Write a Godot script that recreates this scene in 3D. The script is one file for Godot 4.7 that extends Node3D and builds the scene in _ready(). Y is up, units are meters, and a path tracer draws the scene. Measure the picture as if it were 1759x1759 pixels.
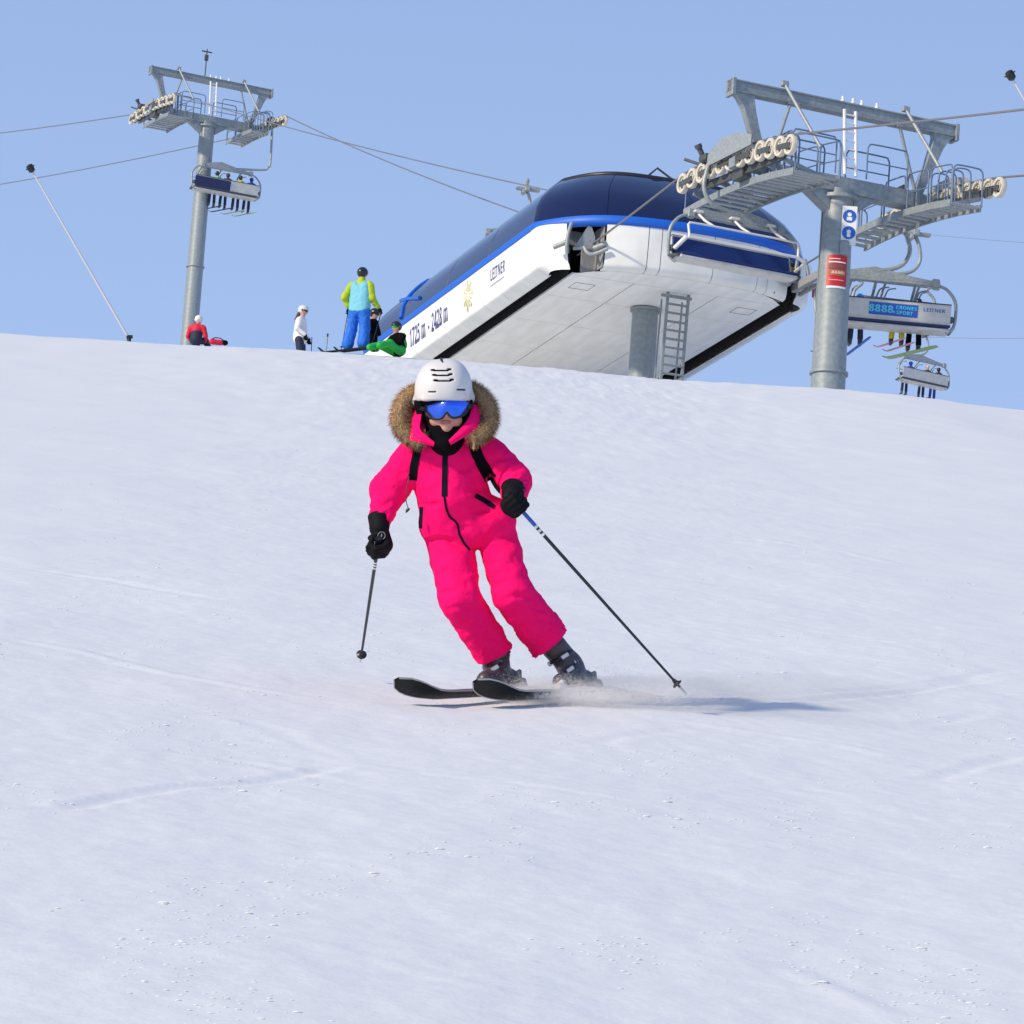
extends Node3D
# A skier in a pink suit on a groomed piste below a chairlift station.
# Metres, y up. The camera stands at the foot of the slope; the piste rises towards -z.

var M := {}                     # materials by name
var counts := {}
var rng := RandomNumberGenerator.new()
var rough_noise := FastNoiseLite.new()
var fine_noise := FastNoiseLite.new()
var cloth_noise := FastNoiseLite.new()

# ---------------------------------------------------------------- shapes
class Shape:
	var v := PackedVector3Array()
	var n := PackedVector3Array()
	var c := PackedColorArray()
	var ix := PackedInt32Array()

	func quad(a: Vector3, b: Vector3, d: Vector3, e: Vector3) -> void:   # counter-clockwise from outside
		var m := (b - a).cross(e - a)
		if m.length_squared() < 1e-14:
			m = (d - b).cross(e - b)
		m = m.normalized()
		var i := v.size()
		for p in [a, b, d, e]:
			v.append(p); n.append(m)
		for k in [0, 2, 1, 0, 3, 2]: ix.append(i + k)

	func tri(a: Vector3, b: Vector3, d: Vector3) -> void:
		var m := (b - a).cross(d - a).normalized()
		var i := v.size()
		for p in [a, b, d]:
			v.append(p); n.append(m)
		for k in [0, 2, 1]: ix.append(i + k)

	func box(t: Transform3D, s: Vector3, bevel := 0.0) -> void:
		var h := s / 2
		var be: float = min(bevel, min(h.x, min(h.y, h.z)) * 0.9)
		var at := {}
		for sx in [-1, 1]:
			for sy in [-1, 1]:
				for sz in [-1, 1]:
					var o := Vector3(sx, sy, sz)
					for ax in 3:
						var p := o * (h - Vector3(be, be, be))
						p[ax] = o[ax] * h[ax]
						var m := Vector3.ZERO
						m[ax] = o[ax]
						at[[sx, sy, sz, ax]] = v.size()
						v.append(t * p); n.append((t.basis.inverse().transposed() * m).normalized())
		var face := func(a, b, d, e):
			for k in [a, d, b, a, e, d]: ix.append(at[k])
		face.call([1, -1, -1, 0], [1, 1, -1, 0], [1, 1, 1, 0], [1, -1, 1, 0])
		face.call([-1, -1, 1, 0], [-1, 1, 1, 0], [-1, 1, -1, 0], [-1, -1, -1, 0])
		face.call([-1, 1, 1, 1], [1, 1, 1, 1], [1, 1, -1, 1], [-1, 1, -1, 1])
		face.call([-1, -1, -1, 1], [1, -1, -1, 1], [1, -1, 1, 1], [-1, -1, 1, 1])
		face.call([-1, -1, 1, 2], [1, -1, 1, 2], [1, 1, 1, 2], [-1, 1, 1, 2])
		face.call([1, -1, -1, 2], [-1, -1, -1, 2], [-1, 1, -1, 2], [1, 1, -1, 2])
		if be <= 0.0: return
		for ax in 3:
			var b1 := (ax + 1) % 3
			var b2 := (ax + 2) % 3
			for s1 in [-1, 1]:
				for s2 in [-1, 1]:
					var lo := [0, 0, 0]
					lo[ax] = -1; lo[b1] = s1; lo[b2] = s2
					var hi := lo.duplicate()
					hi[ax] = 1
					var q := [lo + [b1], hi + [b1], hi + [b2], lo + [b2]]
					if s1 * s2 > 0: q.reverse()
					face.call(q[0], q[1], q[2], q[3])
		for sx in [-1, 1]:
			for sy in [-1, 1]:
				for sz in [-1, 1]:
					var q := [[sx, sy, sz, 0], [sx, sy, sz, 1], [sx, sy, sz, 2]]
					if sx * sy * sz > 0: q.reverse()
					for k in q: ix.append(at[k])

	func bar(a: Vector3, b: Vector3, w: float, h: float, bevel := 0.0) -> void:   # square bar from a to b, h along the upward side
		var z := (b - a).normalized()
		var x := Vector3.UP.cross(z)
		if x.length() < 0.01: x = Vector3.RIGHT
		x = x.normalized()
		box(Transform3D(Basis(x, z.cross(x), z), (a + b) / 2), Vector3(w, h, (b - a).length()), bevel)

	func tube(pts: Array, r, sides := 8, caps := true) -> void:     # r: a number or one for each point
		var k := pts.size()
		var up := Vector3.UP
		var first: Vector3 = (pts[1] - pts[0]).normalized()
		if abs(first.dot(up)) > 0.95: up = Vector3.RIGHT
		var side := up.cross(first).normalized()
		var start := v.size()
		for i in k:
			var d: Vector3
			if i == 0: d = first
			elif i == k - 1: d = (pts[i] - pts[i - 1]).normalized()
			else: d = ((pts[i] - pts[i - 1]).normalized() + (pts[i + 1] - pts[i]).normalized()).normalized()
			side = (side - d * side.dot(d)).normalized()
			var other := d.cross(side)
			var rad: float = r[i] if r is Array else r
			for s in sides:
				var a := TAU * s / sides
				var m := side * cos(a) + other * sin(a)
				v.append(pts[i] + m * rad); n.append(m)
		for i in k - 1:
			for s in sides:
				var a := start + i * sides + s
				var b := start + i * sides + (s + 1) % sides
				for q in [a, a + sides, b, b, a + sides, b + sides]: ix.append(q)
		if caps:
			for e in [0, k - 1]:
				var d: Vector3 = (pts[0] - pts[1]).normalized() if e == 0 else (pts[k - 1] - pts[k - 2]).normalized()
				var m := v.size()
				v.append(pts[e]); n.append(d)
				for s in sides:
					v.append(v[start + e * sides + s]); n.append(d)
				for s in sides:
					var a := m + 1 + s
					var b := m + 1 + (s + 1) % sides
					if e == 0:
						for q in [m, a, b]: ix.append(q)
					else:
						for q in [m, b, a]: ix.append(q)

	func lathe(t: Transform3D, prof: Array, sides := 16) -> void:    # prof: Vector2(radius, height along the local y), from bottom to top
		for i in prof.size() - 1:
			var p: Vector2 = prof[i]
			var q: Vector2 = prof[i + 1]
			var slope := Vector2(q.y - p.y, p.x - q.x).normalized()
			var start := v.size()
			for s in sides + 1:
				var a := TAU * s / sides
				var o := Vector3(cos(a), 0, sin(a))
				var m := (t.basis * (o * slope.x + Vector3.UP * slope.y)).normalized()
				v.append(t * (o * p.x + Vector3.UP * p.y)); n.append(m)
				v.append(t * (o * q.x + Vector3.UP * q.y)); n.append(m)
			for s in sides:
				var a := start + s * 2
				for k in [a, a + 2, a + 1, a + 2, a + 3, a + 1]: ix.append(k)

	func grid(rows: Array, thick := 0.0, closed := false) -> void:   # rows of equal many points; smooth; thick > 0 adds a back and edges
		var nr := rows.size()
		var nc: int = rows[0].size()
		var nn := []
		for i in nr:
			var line := []
			for j in nc:
				var j0: int = (j - 1 + nc) % nc if closed else max(j - 1, 0)
				var j1: int = (j + 1) % nc if closed else min(j + 1, nc - 1)
				var du: Vector3 = rows[i][j1] - rows[i][j0]
				var dv: Vector3 = rows[min(i + 1, nr - 1)][j] - rows[max(i - 1, 0)][j]
				line.append(du.cross(dv).normalized())
			nn.append(line)
		for side in (2 if thick > 0.0 else 1):
			var start := v.size()
			for i in nr:
				for j in nc:
					v.append(rows[i][j] - (nn[i][j] * thick if side == 1 else Vector3.ZERO))
					n.append(nn[i][j] * (1 if side == 0 else -1))
			for i in nr - 1:
				for j in (nc if closed else nc - 1):
					var a := start + i * nc + j
					var b := start + i * nc + (j + 1) % nc
					var q := [a, b + nc, b, a, a + nc, b + nc] if side == 0 else [a, b, b + nc, a, b + nc, a + nc]
					for k in q: ix.append(k)
		if thick > 0.0:
			for j in (nc if closed else nc - 1):
				var j1 := (j + 1) % nc
				quad(rows[0][j] - nn[0][j] * thick, rows[0][j1] - nn[0][j1] * thick, rows[0][j1], rows[0][j])
				var e := nr - 1
				quad(rows[e][j], rows[e][j1], rows[e][j1] - nn[e][j1] * thick, rows[e][j] - nn[e][j] * thick)
			if not closed:
				for i in nr - 1:
					quad(rows[i][0], rows[i + 1][0], rows[i + 1][0] - nn[i + 1][0] * thick, rows[i][0] - nn[i][0] * thick)
					var w := nc - 1
					quad(rows[i + 1][w], rows[i][w], rows[i][w] - nn[i][w] * thick, rows[i + 1][w] - nn[i + 1][w] * thick)

	func mesh() -> ArrayMesh:
		var a := []
		a.resize(Mesh.ARRAY_MAX)
		a[Mesh.ARRAY_VERTEX] = v
		a[Mesh.ARRAY_NORMAL] = n
		if c.size() == v.size() and c.size() > 0: a[Mesh.ARRAY_COLOR] = c
		a[Mesh.ARRAY_INDEX] = ix
		var m := ArrayMesh.new()
		m.add_surface_from_arrays(Mesh.PRIMITIVE_TRIANGLES, a)
		return m

# ---------------------------------------------------------------- soft bodies: smoothly joined bones, meshed as surface nets
class Body:
	var kind := PackedInt32Array()      # 0 bone, 1 ellipsoid, 2 box
	var op := PackedInt32Array()        # 0 add, 1 cut away
	var a := PackedVector3Array()
	var b := PackedVector3Array()
	var ra := PackedFloat32Array()
	var rb := PackedFloat32Array()
	var kk := PackedFloat32Array()
	var cut := PackedInt32Array()
	var cp := PackedVector3Array()
	var cn := PackedVector3Array()
	var flat_dir := PackedVector3Array()
	var flat_by := PackedFloat32Array()
	var folds := PackedFloat32Array()
	var noise: FastNoiseLite = null
	var amp := 0.0
	var everything := PackedInt32Array()

	func add(k: int, o: int, p: Vector3, q: Vector3, r1: float, r2: float, blend: float) -> void:
		everything.append(kind.size())
		kind.append(k); op.append(o); a.append(p); b.append(q); ra.append(r1); rb.append(r2); kk.append(blend)
		cut.append(0); cp.append(Vector3.ZERO); cn.append(Vector3.UP); flat_dir.append(Vector3.ZERO); flat_by.append(1.0); folds.append(0.0)

	func bone(p: Vector3, q: Vector3, r1: float, r2: float, blend := 0.03) -> void: add(0, 0, p, q, r1, r2, blend)
	func ball(p: Vector3, r: Vector3, blend := 0.02) -> void: add(1, 0, p, r, 0, 0, blend)
	func block(p: Vector3, half: Vector3, edge := 0.01, blend := 0.01) -> void: add(2, 0, p, half, edge, 0, blend)
	func less_bone(p: Vector3, q: Vector3, r1: float, r2: float, blend := 0.004) -> void: add(0, 1, p, q, r1, r2, blend)
	func less_ball(p: Vector3, r: Vector3, blend := 0.004) -> void: add(1, 1, p, r, 0, 0, blend)
	func less_block(p: Vector3, half: Vector3, edge := 0.002, blend := 0.003) -> void: add(2, 1, p, half, edge, 0, blend)
	func cut_last(p: Vector3, m: Vector3) -> void:
		var i := cut.size() - 1
		cut[i] = 1; cp[i] = p; cn[i] = m.normalized()
	func flatten_last(d: Vector3, by: float) -> void:
		var i := cut.size() - 1
		flat_dir[i] = d.normalized(); flat_by[i] = by
	func fold_last(x: float) -> void: folds[folds.size() - 1] = x

	func one(i: int, p: Vector3) -> float:
		var d: float
		var k := kind[i]
		if k == 0:
			var pa := p - a[i]
			var ba := b[i] - a[i]
			var t := clampf(pa.dot(ba) / maxf(ba.length_squared(), 1e-9), 0.0, 1.0)
			var w := pa - ba * t
			if flat_by[i] != 1.0: w += flat_dir[i] * (w.dot(flat_dir[i]) * (flat_by[i] - 1.0))
			d = w.length() - lerpf(ra[i], rb[i], t)
			if folds[i] > 0.0:
				d -= folds[i] * sin(t * 17.0 + w.x * 28.0 + 2.5 * noise.get_noise_3d(p.x * 5.0, p.y * 5.0, p.z * 5.0)) * (0.35 + 0.65 * t)
		elif k == 1:
			var r := b[i]
			var q := (p - a[i]) / r
			var l := q.length()
			d = (l - 1.0) * minf(r.x, minf(r.y, r.z)) if l < 0.3 else l * (l - 1.0) / (q / r).length()
		else:
			var q := (p - a[i]).abs() - b[i] + Vector3.ONE * ra[i]
			d = Vector3(maxf(q.x, 0), maxf(q.y, 0), maxf(q.z, 0)).length() + minf(maxf(q.x, maxf(q.y, q.z)), 0.0) - ra[i]
		if cut[i] == 1: d = maxf(d, (p - cp[i]).dot(cn[i]))
		return d

	func value(p: Vector3, which: PackedInt32Array) -> float:
		var d := 9.0
		for i in which:
			var e := one(i, p)
			var k := kk[i]
			if op[i] == 0:
				var h := maxf(k - absf(d - e), 0.0) / k
				d = minf(d, e) - h * h * k * 0.25
			else:
				e = -e
				var h := maxf(k - absf(d - e), 0.0) / k
				d = maxf(d, e) + h * h * k * 0.25
		if amp > 0.0: d += amp * noise.get_noise_3d(p.x, p.y, p.z)
		return d

	func front(x: float, y: float, z0: float, z1: float) -> float:   # the first z met when coming from z0 towards z1
		var z := z0
		for i in 160:
			var d := value(Vector3(x, y, z), everything)
			if d < 0.0008: return z
			z -= maxf(d * 0.7, 0.001)
			if z < z1: break
		return z1

	func mesh(lo: Vector3, hi: Vector3, cell: float) -> ArrayMesh:
		var bx := int(ceil((hi.x - lo.x) / cell / 4)); var by := int(ceil((hi.y - lo.y) / cell / 4)); var bz := int(ceil((hi.z - lo.z) / cell / 4))
		var nx := bx * 4 + 1; var ny := by * 4 + 1; var nz := bz * 4 + 1
		var val := PackedFloat32Array()
		val.resize(nx * ny * nz); val.fill(1000.0)
		var vid := PackedInt32Array()
		vid.resize(nx * ny * nz); vid.fill(-1)
		var reach := cell * 4 * 0.87
		var active := []
		for ib in bx:
			for jb in by:
				for kb in bz:
					var mid := lo + Vector3(ib * 4 + 2, jb * 4 + 2, kb * 4 + 2) * cell
					var d := value(mid, everything)
					if absf(d) > reach * 1.5 + amp + 0.004: continue
					active.append(Vector3i(ib, jb, kb))
					var near := PackedInt32Array()
					for i in everything:
						if one(i, mid) < reach * 2.2 + absf(d) + kk[i] + 0.02: near.append(i)
					for i in range(ib * 4, ib * 4 + 5):
						for j in range(jb * 4, jb * 4 + 5):
							for k in range(kb * 4, kb * 4 + 5):
								var at := (i * ny + j) * nz + k
								if val[at] > 999.0: val[at] = value(lo + Vector3(i, j, k) * cell, near)
		var s := Shape.new()
		var step := [ny * nz, nz, 1]
		for bl in active:
			for i in range(bl.x * 4, bl.x * 4 + 4):
				for j in range(bl.y * 4, bl.y * 4 + 4):
					for k in range(bl.z * 4, bl.z * 4 + 4):
						var at := (i * ny + j) * nz + k
						var inside := 0
						for q in 8:
							if val[at + (q & 1) * step[0] + (q >> 1 & 1) * nz + (q >> 2)] < 0.0: inside += 1
						if inside == 0 or inside == 8: continue
						var sum := Vector3.ZERO
						var hits := 0
						for ax in 3:
							for q in 4:
								var o := Vector3i.ZERO
								o[(ax + 1) % 3] = q & 1
								o[(ax + 2) % 3] = q >> 1
								var c0: int = at + o.x * step[0] + o.y * nz + o.z
								var d0 := val[c0]
								var d1: float = val[c0 + step[ax]]
								if (d0 < 0.0) != (d1 < 0.0):
									var e := Vector3(o)
									e[ax] = d0 / (d0 - d1)
									sum += e
									hits += 1
						vid[at] = s.v.size()
						s.v.append(lo + (Vector3(i, j, k) + sum / hits) * cell)
						s.n.append(Vector3.ZERO)
		for bl in active:
			for i in range(bl.x * 4, bl.x * 4 + 4):
				for j in range(bl.y * 4, bl.y * 4 + 4):
					for k in range(bl.z * 4, bl.z * 4 + 4):
						var at := (i * ny + j) * nz + k
						var here := vid[at]
						if here < 0: continue
						for ax in 3:
							var d1: int = step[(ax + 1) % 3]
							var d2: int = step[(ax + 2) % 3]
							if at - d1 - d2 < 0: continue
							var v0 := val[at]
							var v1: float = val[at + step[ax]]
							if (v0 < 0.0) == (v1 < 0.0): continue
							var p := [here, vid[at - d1], vid[at - d1 - d2], vid[at - d2]]
							if p[1] < 0 or p[2] < 0 or p[3] < 0: continue
							if v0 >= 0.0: p.reverse()
							var m := (s.v[p[1]] - s.v[p[0]]).cross(s.v[p[3]] - s.v[p[0]]) + (s.v[p[3]] - s.v[p[2]]).cross(s.v[p[1]] - s.v[p[2]])
							for q in p: s.n[q] += m
							for q in [0, 2, 1, 0, 3, 2]: s.ix.append(p[q])
		for i in s.n.size(): s.n[i] = s.n[i].normalized()
		return s.mesh()

# ---------------------------------------------------------------- naming and adding
func numbered(called: String) -> String:
	counts[called] = counts.get(called, -1) + 1
	return called if counts[called] == 0 else "%s_%03d" % [called, counts[called]]

func tag(o: Node, label: String, category: String, group := "", kind := "") -> void:
	o.set_meta("label", label)
	o.set_meta("category", category)
	if group: o.set_meta("group", group)
	if kind: o.set_meta("kind", kind)

func thing(called: String, label: String, category: String, t: Transform3D, group := "") -> Node3D:
	var o := Node3D.new()
	o.name = numbered(called)
	add_child(o)
	o.transform = t
	tag(o, label, category, group)
	return o

func put(called: String, mesh: Mesh, material: Material, parent: Node = self, t := Transform3D.IDENTITY) -> MeshInstance3D:
	var o := MeshInstance3D.new()
	o.name = numbered(called) if parent == self else called
	o.mesh = mesh
	o.material_override = material
	parent.add_child(o, true)
	o.transform = t
	o.cast_shadow = GeometryInstance3D.SHADOW_CASTING_SETTING_ON
	return o

func lin(r: float, g: float, b: float, a := 1.0) -> Color:
	var c := Color(r, g, b).linear_to_srgb()
	c.a = a
	return c

func noise_picture(size: int, freq: float, octaves: int, seed_: int, lo: Color, hi: Color) -> ImageTexture:
	var f := FastNoiseLite.new()
	f.seed = seed_
	f.noise_type = FastNoiseLite.TYPE_SIMPLEX_SMOOTH
	f.frequency = freq
	f.fractal_octaves = octaves
	var im := f.get_seamless_image(size, size)
	im.convert(Image.FORMAT_RGB8)
	var data := im.get_data()
	for i in size * size:
		var c := lo.lerp(hi, data[i * 3] / 255.0)
		data[i * 3] = int(c.r * 255); data[i * 3 + 1] = int(c.g * 255); data[i * 3 + 2] = int(c.b * 255)
	return ImageTexture.create_from_image(Image.create_from_data(size, size, false, Image.FORMAT_RGB8, data))

func bump_picture(size: int, freq: float, octaves: int, seed_: int, strength: float) -> ImageTexture:
	var f := FastNoiseLite.new()
	f.seed = seed_
	f.noise_type = FastNoiseLite.TYPE_SIMPLEX_SMOOTH
	f.frequency = freq
	f.fractal_octaves = octaves
	var im := f.get_seamless_image(size, size)
	im.convert(Image.FORMAT_RGBA8)
	im.bump_map_to_normal_map(strength)
	return ImageTexture.create_from_image(im)

func wrinkle_picture(size: int, freq: float, seed_: int, strength: float) -> ImageTexture:   # sharp-ridged creases
	var f := FastNoiseLite.new()
	f.seed = seed_
	f.noise_type = FastNoiseLite.TYPE_SIMPLEX_SMOOTH
	f.frequency = freq
	f.fractal_type = FastNoiseLite.FRACTAL_RIDGED
	f.fractal_octaves = 3
	f.domain_warp_enabled = true
	f.domain_warp_amplitude = 40.0
	f.domain_warp_frequency = 0.01
	var im := f.get_seamless_image(size, size)
	im.convert(Image.FORMAT_RGBA8)
	im.bump_map_to_normal_map(strength)
	return ImageTexture.create_from_image(im)

func make(called: String, color: Color, rough: float, metal := 0.0, mottle: Texture2D = null, scale := 1.0) -> StandardMaterial3D:
	var m := StandardMaterial3D.new()
	m.albedo_color = color
	m.roughness = rough
	m.metallic = metal
	if mottle:
		m.albedo_texture = mottle
		m.uv1_triplanar = true
		m.uv1_scale = Vector3.ONE * scale
	M[called] = m
	return m

func xf(o: Vector3, yaw := 0.0) -> Transform3D:
	return Transform3D(Basis(Vector3.UP, deg_to_rad(yaw)), o)

func spline(pts: Array, per := 6) -> Array:      # Catmull-Rom through the points
	var out := []
	for i in pts.size() - 1:
		var p0 = pts[max(i - 1, 0)]
		var p1 = pts[i]
		var p2 = pts[i + 1]
		var p3 = pts[min(i + 2, pts.size() - 1)]
		for k in per:
			var t := float(k) / per
			out.append((p1 * 2.0 + (p2 - p0) * t + (p0 * 2.0 - p1 * 5.0 + p2 * 4.0 - p3) * t * t + (p1 * 3.0 - p0 - p2 * 3.0 + p3) * t * t * t) * 0.5)
	out.append(pts[-1])
	return out

func lettering(text: String, height: float, depth := 0.012) -> TextMesh:
	var t := TextMesh.new()
	var f := SystemFont.new()
	f.font_names = PackedStringArray(["Droid Sans"])
	f.font_weight = 700
	t.font = f
	t.text = text
	t.font_size = 48
	t.pixel_size = height / 36.0
	t.depth = depth
	t.curve_step = 2.0
	return t

# ---------------------------------------------------------------- the ground
var chair_shift := {}
var table_h := PackedFloat32Array()
const TRACKS := [
	[[-1.62, 16.24], [-1.41, 16.5], [-1.3, 17.03], [-1.16, 17.55], [-0.91, 18.03], [-0.76, 18.45], [-0.65, 18.88], [-0.52, 19.17]],
	[[-2.6, 25.2], [-1.95, 24.05], [-1.68, 23.49], [-1.42, 23.05], [-1.13, 22.64], [-0.83, 22.45]],
	[[1.79, 20.34], [1.96, 20.84], [2.15, 21.49], [2.39, 22.09]],
	[[2.19, 44.1], [2.62, 43.33], [2.95, 42.75], [3.39, 41.18]],
	[[-1.17, 21.1], [-0.94, 20.66], [-0.71, 19.74]],
	[[0.85, 21.96], [0.63, 21.53], [0.37, 20.79]],
	[[0.85, 13.6], [0.93, 13.23], [1.0, 12.91], [1.09, 12.52]],
	[[2.06, 29.92], [2.34, 29.9], [2.6, 29.51]],
	[[-3.31, 31.72], [-2.46, 30.67], [-1.63, 29.1]],
	[[3.6, 54.9], [3.96, 55.01], [4.41, 55.28]],
	[[1.95, 23.18], [2.27, 23.93], [2.48, 24.62]],
	[[-4.66, 49.46], [-2.95, 50.81], [-1.53, 52.19]],
	[[1.79, 70.02], [4.46, 72.23], [7.16, 73.02]],
	[[0.36, 23.19], [0.68, 23.24], [1.11, 23.68], [1.57, 24.32], [2.14, 25.6], [2.98, 27.78]],
	[[0.4, 23.5], [0.98, 23.94], [1.61, 24.83], [2.32, 26.29], [3.04, 28.32]],
]
const TRACK_DEPTH := [0.010, -0.006, 0.008, -0.009, 0.004, 0.005, -0.004, -0.004, 0.006, 0.012, 0.005, 0.006, 0.010, 0.014, 0.008]

func incline(d: float) -> float:        # rise per metre at the distance d up the piste
	var s := 0.2434 + 0.000404 * clampf(d, -60.0, 98.5)
	if d > 98.5: s = lerpf(s, 0.222, smoothstep(98.5, 108.5, d))
	if d > 126.0: s = lerpf(s, 0.12, clampf((d - 126.0) / 30.0, 0, 1))
	if d > 170.0: s = lerpf(0.12, 0.2, clampf((d - 170.0) / 20.0, 0, 1))
	if d > 300.0: s = lerpf(0.2, -0.25, clampf((d - 300.0) / 120.0, 0, 1))
	return s

func base_height(d: float) -> float:
	var at := clampf((d + 60.0) / 0.25, 0.0, table_h.size() - 2.0)
	var i := int(at)
	return lerpf(table_h[i], table_h[i + 1], at - i)

func ground(x: float, z: float) -> float:
	var d := -z
	var h := base_height(d)
	var far := smoothstep(50.0, 95.0, d)
	h += far * (0.1 * exp(-pow((x + 2.5) / 5.0, 2)) + 0.06 * exp(-pow((x - 6.5) / 2.5, 2)))
	h -= far * 0.04 * clampf(x - 8.0, 0.0, 6.0)
	h -= maxf(absf(x) - 60.0, 0.0) * 0.06
	return h

func snow_detail(x: float, z: float) -> float:
	var d := -z
	var h := 0.035 * rough_noise.get_noise_2d(x * 0.7, z * 0.35)
	h += 0.008 * rough_noise.get_noise_2d(x * 3.1 + 40.0, z * 1.6)
	if d > 8.0 and d < 60.0:
		h += 0.0045 * fine_noise.get_noise_2d(x * 2.2, z * 1.1)
		h += 0.0030 * fine_noise.get_noise_2d(x * 7.0 + 9.0, z * 4.0)
	h += (0.02 * rough_noise.get_noise_2d(x * 1.4, z * 0.5) + 0.02 * rough_noise.get_noise_2d(x * 5.5 + 7.0, z * 1.2)) * smoothstep(40.0, 100.0, d)
	return h

var lines := []
var deeps := []

func lay_tracks() -> void:
	lines = TRACKS.duplicate()
	deeps = TRACK_DEPTH.duplicate()
	for i in 34:
		var d := 12.5 + 55.0 * pow(rng.randf(), 1.3)
		var x := rng.randf_range(-0.11, 0.11) * d
		var turn := rng.randf_range(-0.9, 0.9)
		var line := []
		for k in 5:
			line.append([x, d])
			x += (0.16 + d * 0.012) * cos(turn)
			d += (0.16 + d * 0.012) * sin(turn)
			turn += rng.randf_range(-0.15, 0.15)
		lines.append(line)
		deeps.append(rng.randf_range(0.0015, 0.0035) * (1.0 if rng.randf() < 0.5 else -1.0))

func track_relief(x: float, z: float) -> float:
	var h := 0.0
	var p := Vector2(x, -z)
	for i in lines.size():
		var line: Array = lines[i]
		var wide: float = 0.035 + line[0][1] * 0.0014
		if p.y < minf(line[0][1], line[-1][1]) - 0.8 or p.y > maxf(line[0][1], line[-1][1]) + 0.8: continue
		if p.x < minf(line[0][0], line[-1][0]) - 0.5 or p.x > maxf(line[0][0], line[-1][0]) + 0.5: continue
		var best := 9.0
		var along := 0.0
		for k in line.size() - 1:
			var a := Vector2(line[k][0], line[k][1])
			var b := Vector2(line[k + 1][0], line[k + 1][1])
			var q := Geometry2D.get_closest_point_to_segment(p, a, b)
			if p.distance_to(q) < best:
				best = p.distance_to(q)
				along = (k + a.distance_to(q) / a.distance_to(b)) / (line.size() - 1)
		var w: float = best / (wide * (0.75 + 0.5 * absf(rough_noise.get_noise_1d(along * 30.0 + i * 7.0))))
		if w < 3.0:
			var ends := smoothstep(0.0, 0.15, along) * smoothstep(1.0, 0.85, along)
			h -= deeps[i] * ends * (exp(-w * w) - 0.45 * exp(-pow(w - 1.6, 2) * 3.0))
	return h

func build_snow() -> void:
	var xs := [0.0]
	var step := 0.03
	while xs[-1] < 700.0:
		if xs[-1] > 2.7: step *= 1.06
		xs.append(xs[-1] + step)
	var half := xs.duplicate()
	xs.reverse()
	xs = xs.slice(0, xs.size() - 1).map(func(q): return -q) + half
	var zs := [-700.0, -300.0, -120.0, -55.0, -30.0, -15.0, -6.0, 0.0, 4.0, 7.0, 8.5, 9.3]
	step = 0.055
	while zs[-1] < 1100.0:
		if zs[-1] > 31.0: step *= 1.014 if zs[-1] < 112.0 else 1.08
		zs.append(zs[-1] + step)
	var nx := xs.size()
	var nz := zs.size()
	var s := Shape.new()
	s.v.resize(nx * nz); s.n.resize(nx * nz)
	for i in nz:
		var z: float = -zs[i]
		for j in nx:
			var x: float = xs[j]
			var y := ground(x, z)
			if absf(x) < 40.0 and zs[i] > -10.0 and zs[i] < 135.0: y += snow_detail(x, z)
			if absf(x) < 9.0 and zs[i] > 9.0 and zs[i] < 80.0: y += track_relief(x, z)
			s.v[i * nx + j] = Vector3(x, y, z)
	for i in nz:
		for j in nx:
			var l: Vector3 = s.v[i * nx + max(j - 1, 0)]
			var r: Vector3 = s.v[i * nx + min(j + 1, nx - 1)]
			var u: Vector3 = s.v[max(i - 1, 0) * nx + j]
			var w: Vector3 = s.v[min(i + 1, nz - 1) * nx + j]
			s.n[i * nx + j] = (r - l).cross(w - u).normalized()
	var ix := PackedInt32Array()
	ix.resize((nx - 1) * (nz - 1) * 6)
	var k := 0
	for i in nz - 1:
		for j in nx - 1:
			var a := i * nx + j
			ix[k] = a; ix[k + 1] = a + nx; ix[k + 2] = a + 1
			ix[k + 3] = a + 1; ix[k + 4] = a + nx; ix[k + 5] = a + nx + 1
			k += 6
	s.ix = ix
	var o := put("snow_slope", s.mesh(), M.snow)
	o.set_meta("kind", "structure")
	o.set_meta("label", "groomed white snow slope with ski tracks rising to a crest")

# ---------------------------------------------------------------- the skier
# The skier's own frame: x to her left hand, y up along her stance, z forward; drawn at 367 units to the metre.
func w(px: float, py: float, z := 0.0) -> Vector3:
	return Vector3((px - 840.0) / 367.0, (1205.0 - py) / 367.0, z)

func ribbon(body: Body, pts: Array, wide: float, lift: float, z_far := -0.4) -> Shape:    # a band laid over the front of a body
	var rows := []
	var line := spline(pts, 8)
	for i in line.size():
		var d: Vector2 = (line[min(i + 1, line.size() - 1)] - line[max(i - 1, 0)]).normalized()
		var side := Vector2(d.y, -d.x) * wide * 0.5
		var row := []
		for k in [-1.0, -0.5, 0.0, 0.5, 1.0]:
			var q: Vector2 = line[i] + side * k
			row.append(Vector3(q.x, q.y, body.front(q.x, q.y, 0.6, z_far) + lift))
		rows.append(row)
	var s := Shape.new()
	s.grid(rows, 0.006)
	return s

func v2(px: float, py: float) -> Vector2:
	var p := w(px, py)
	return Vector2(p.x, p.y)

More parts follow.
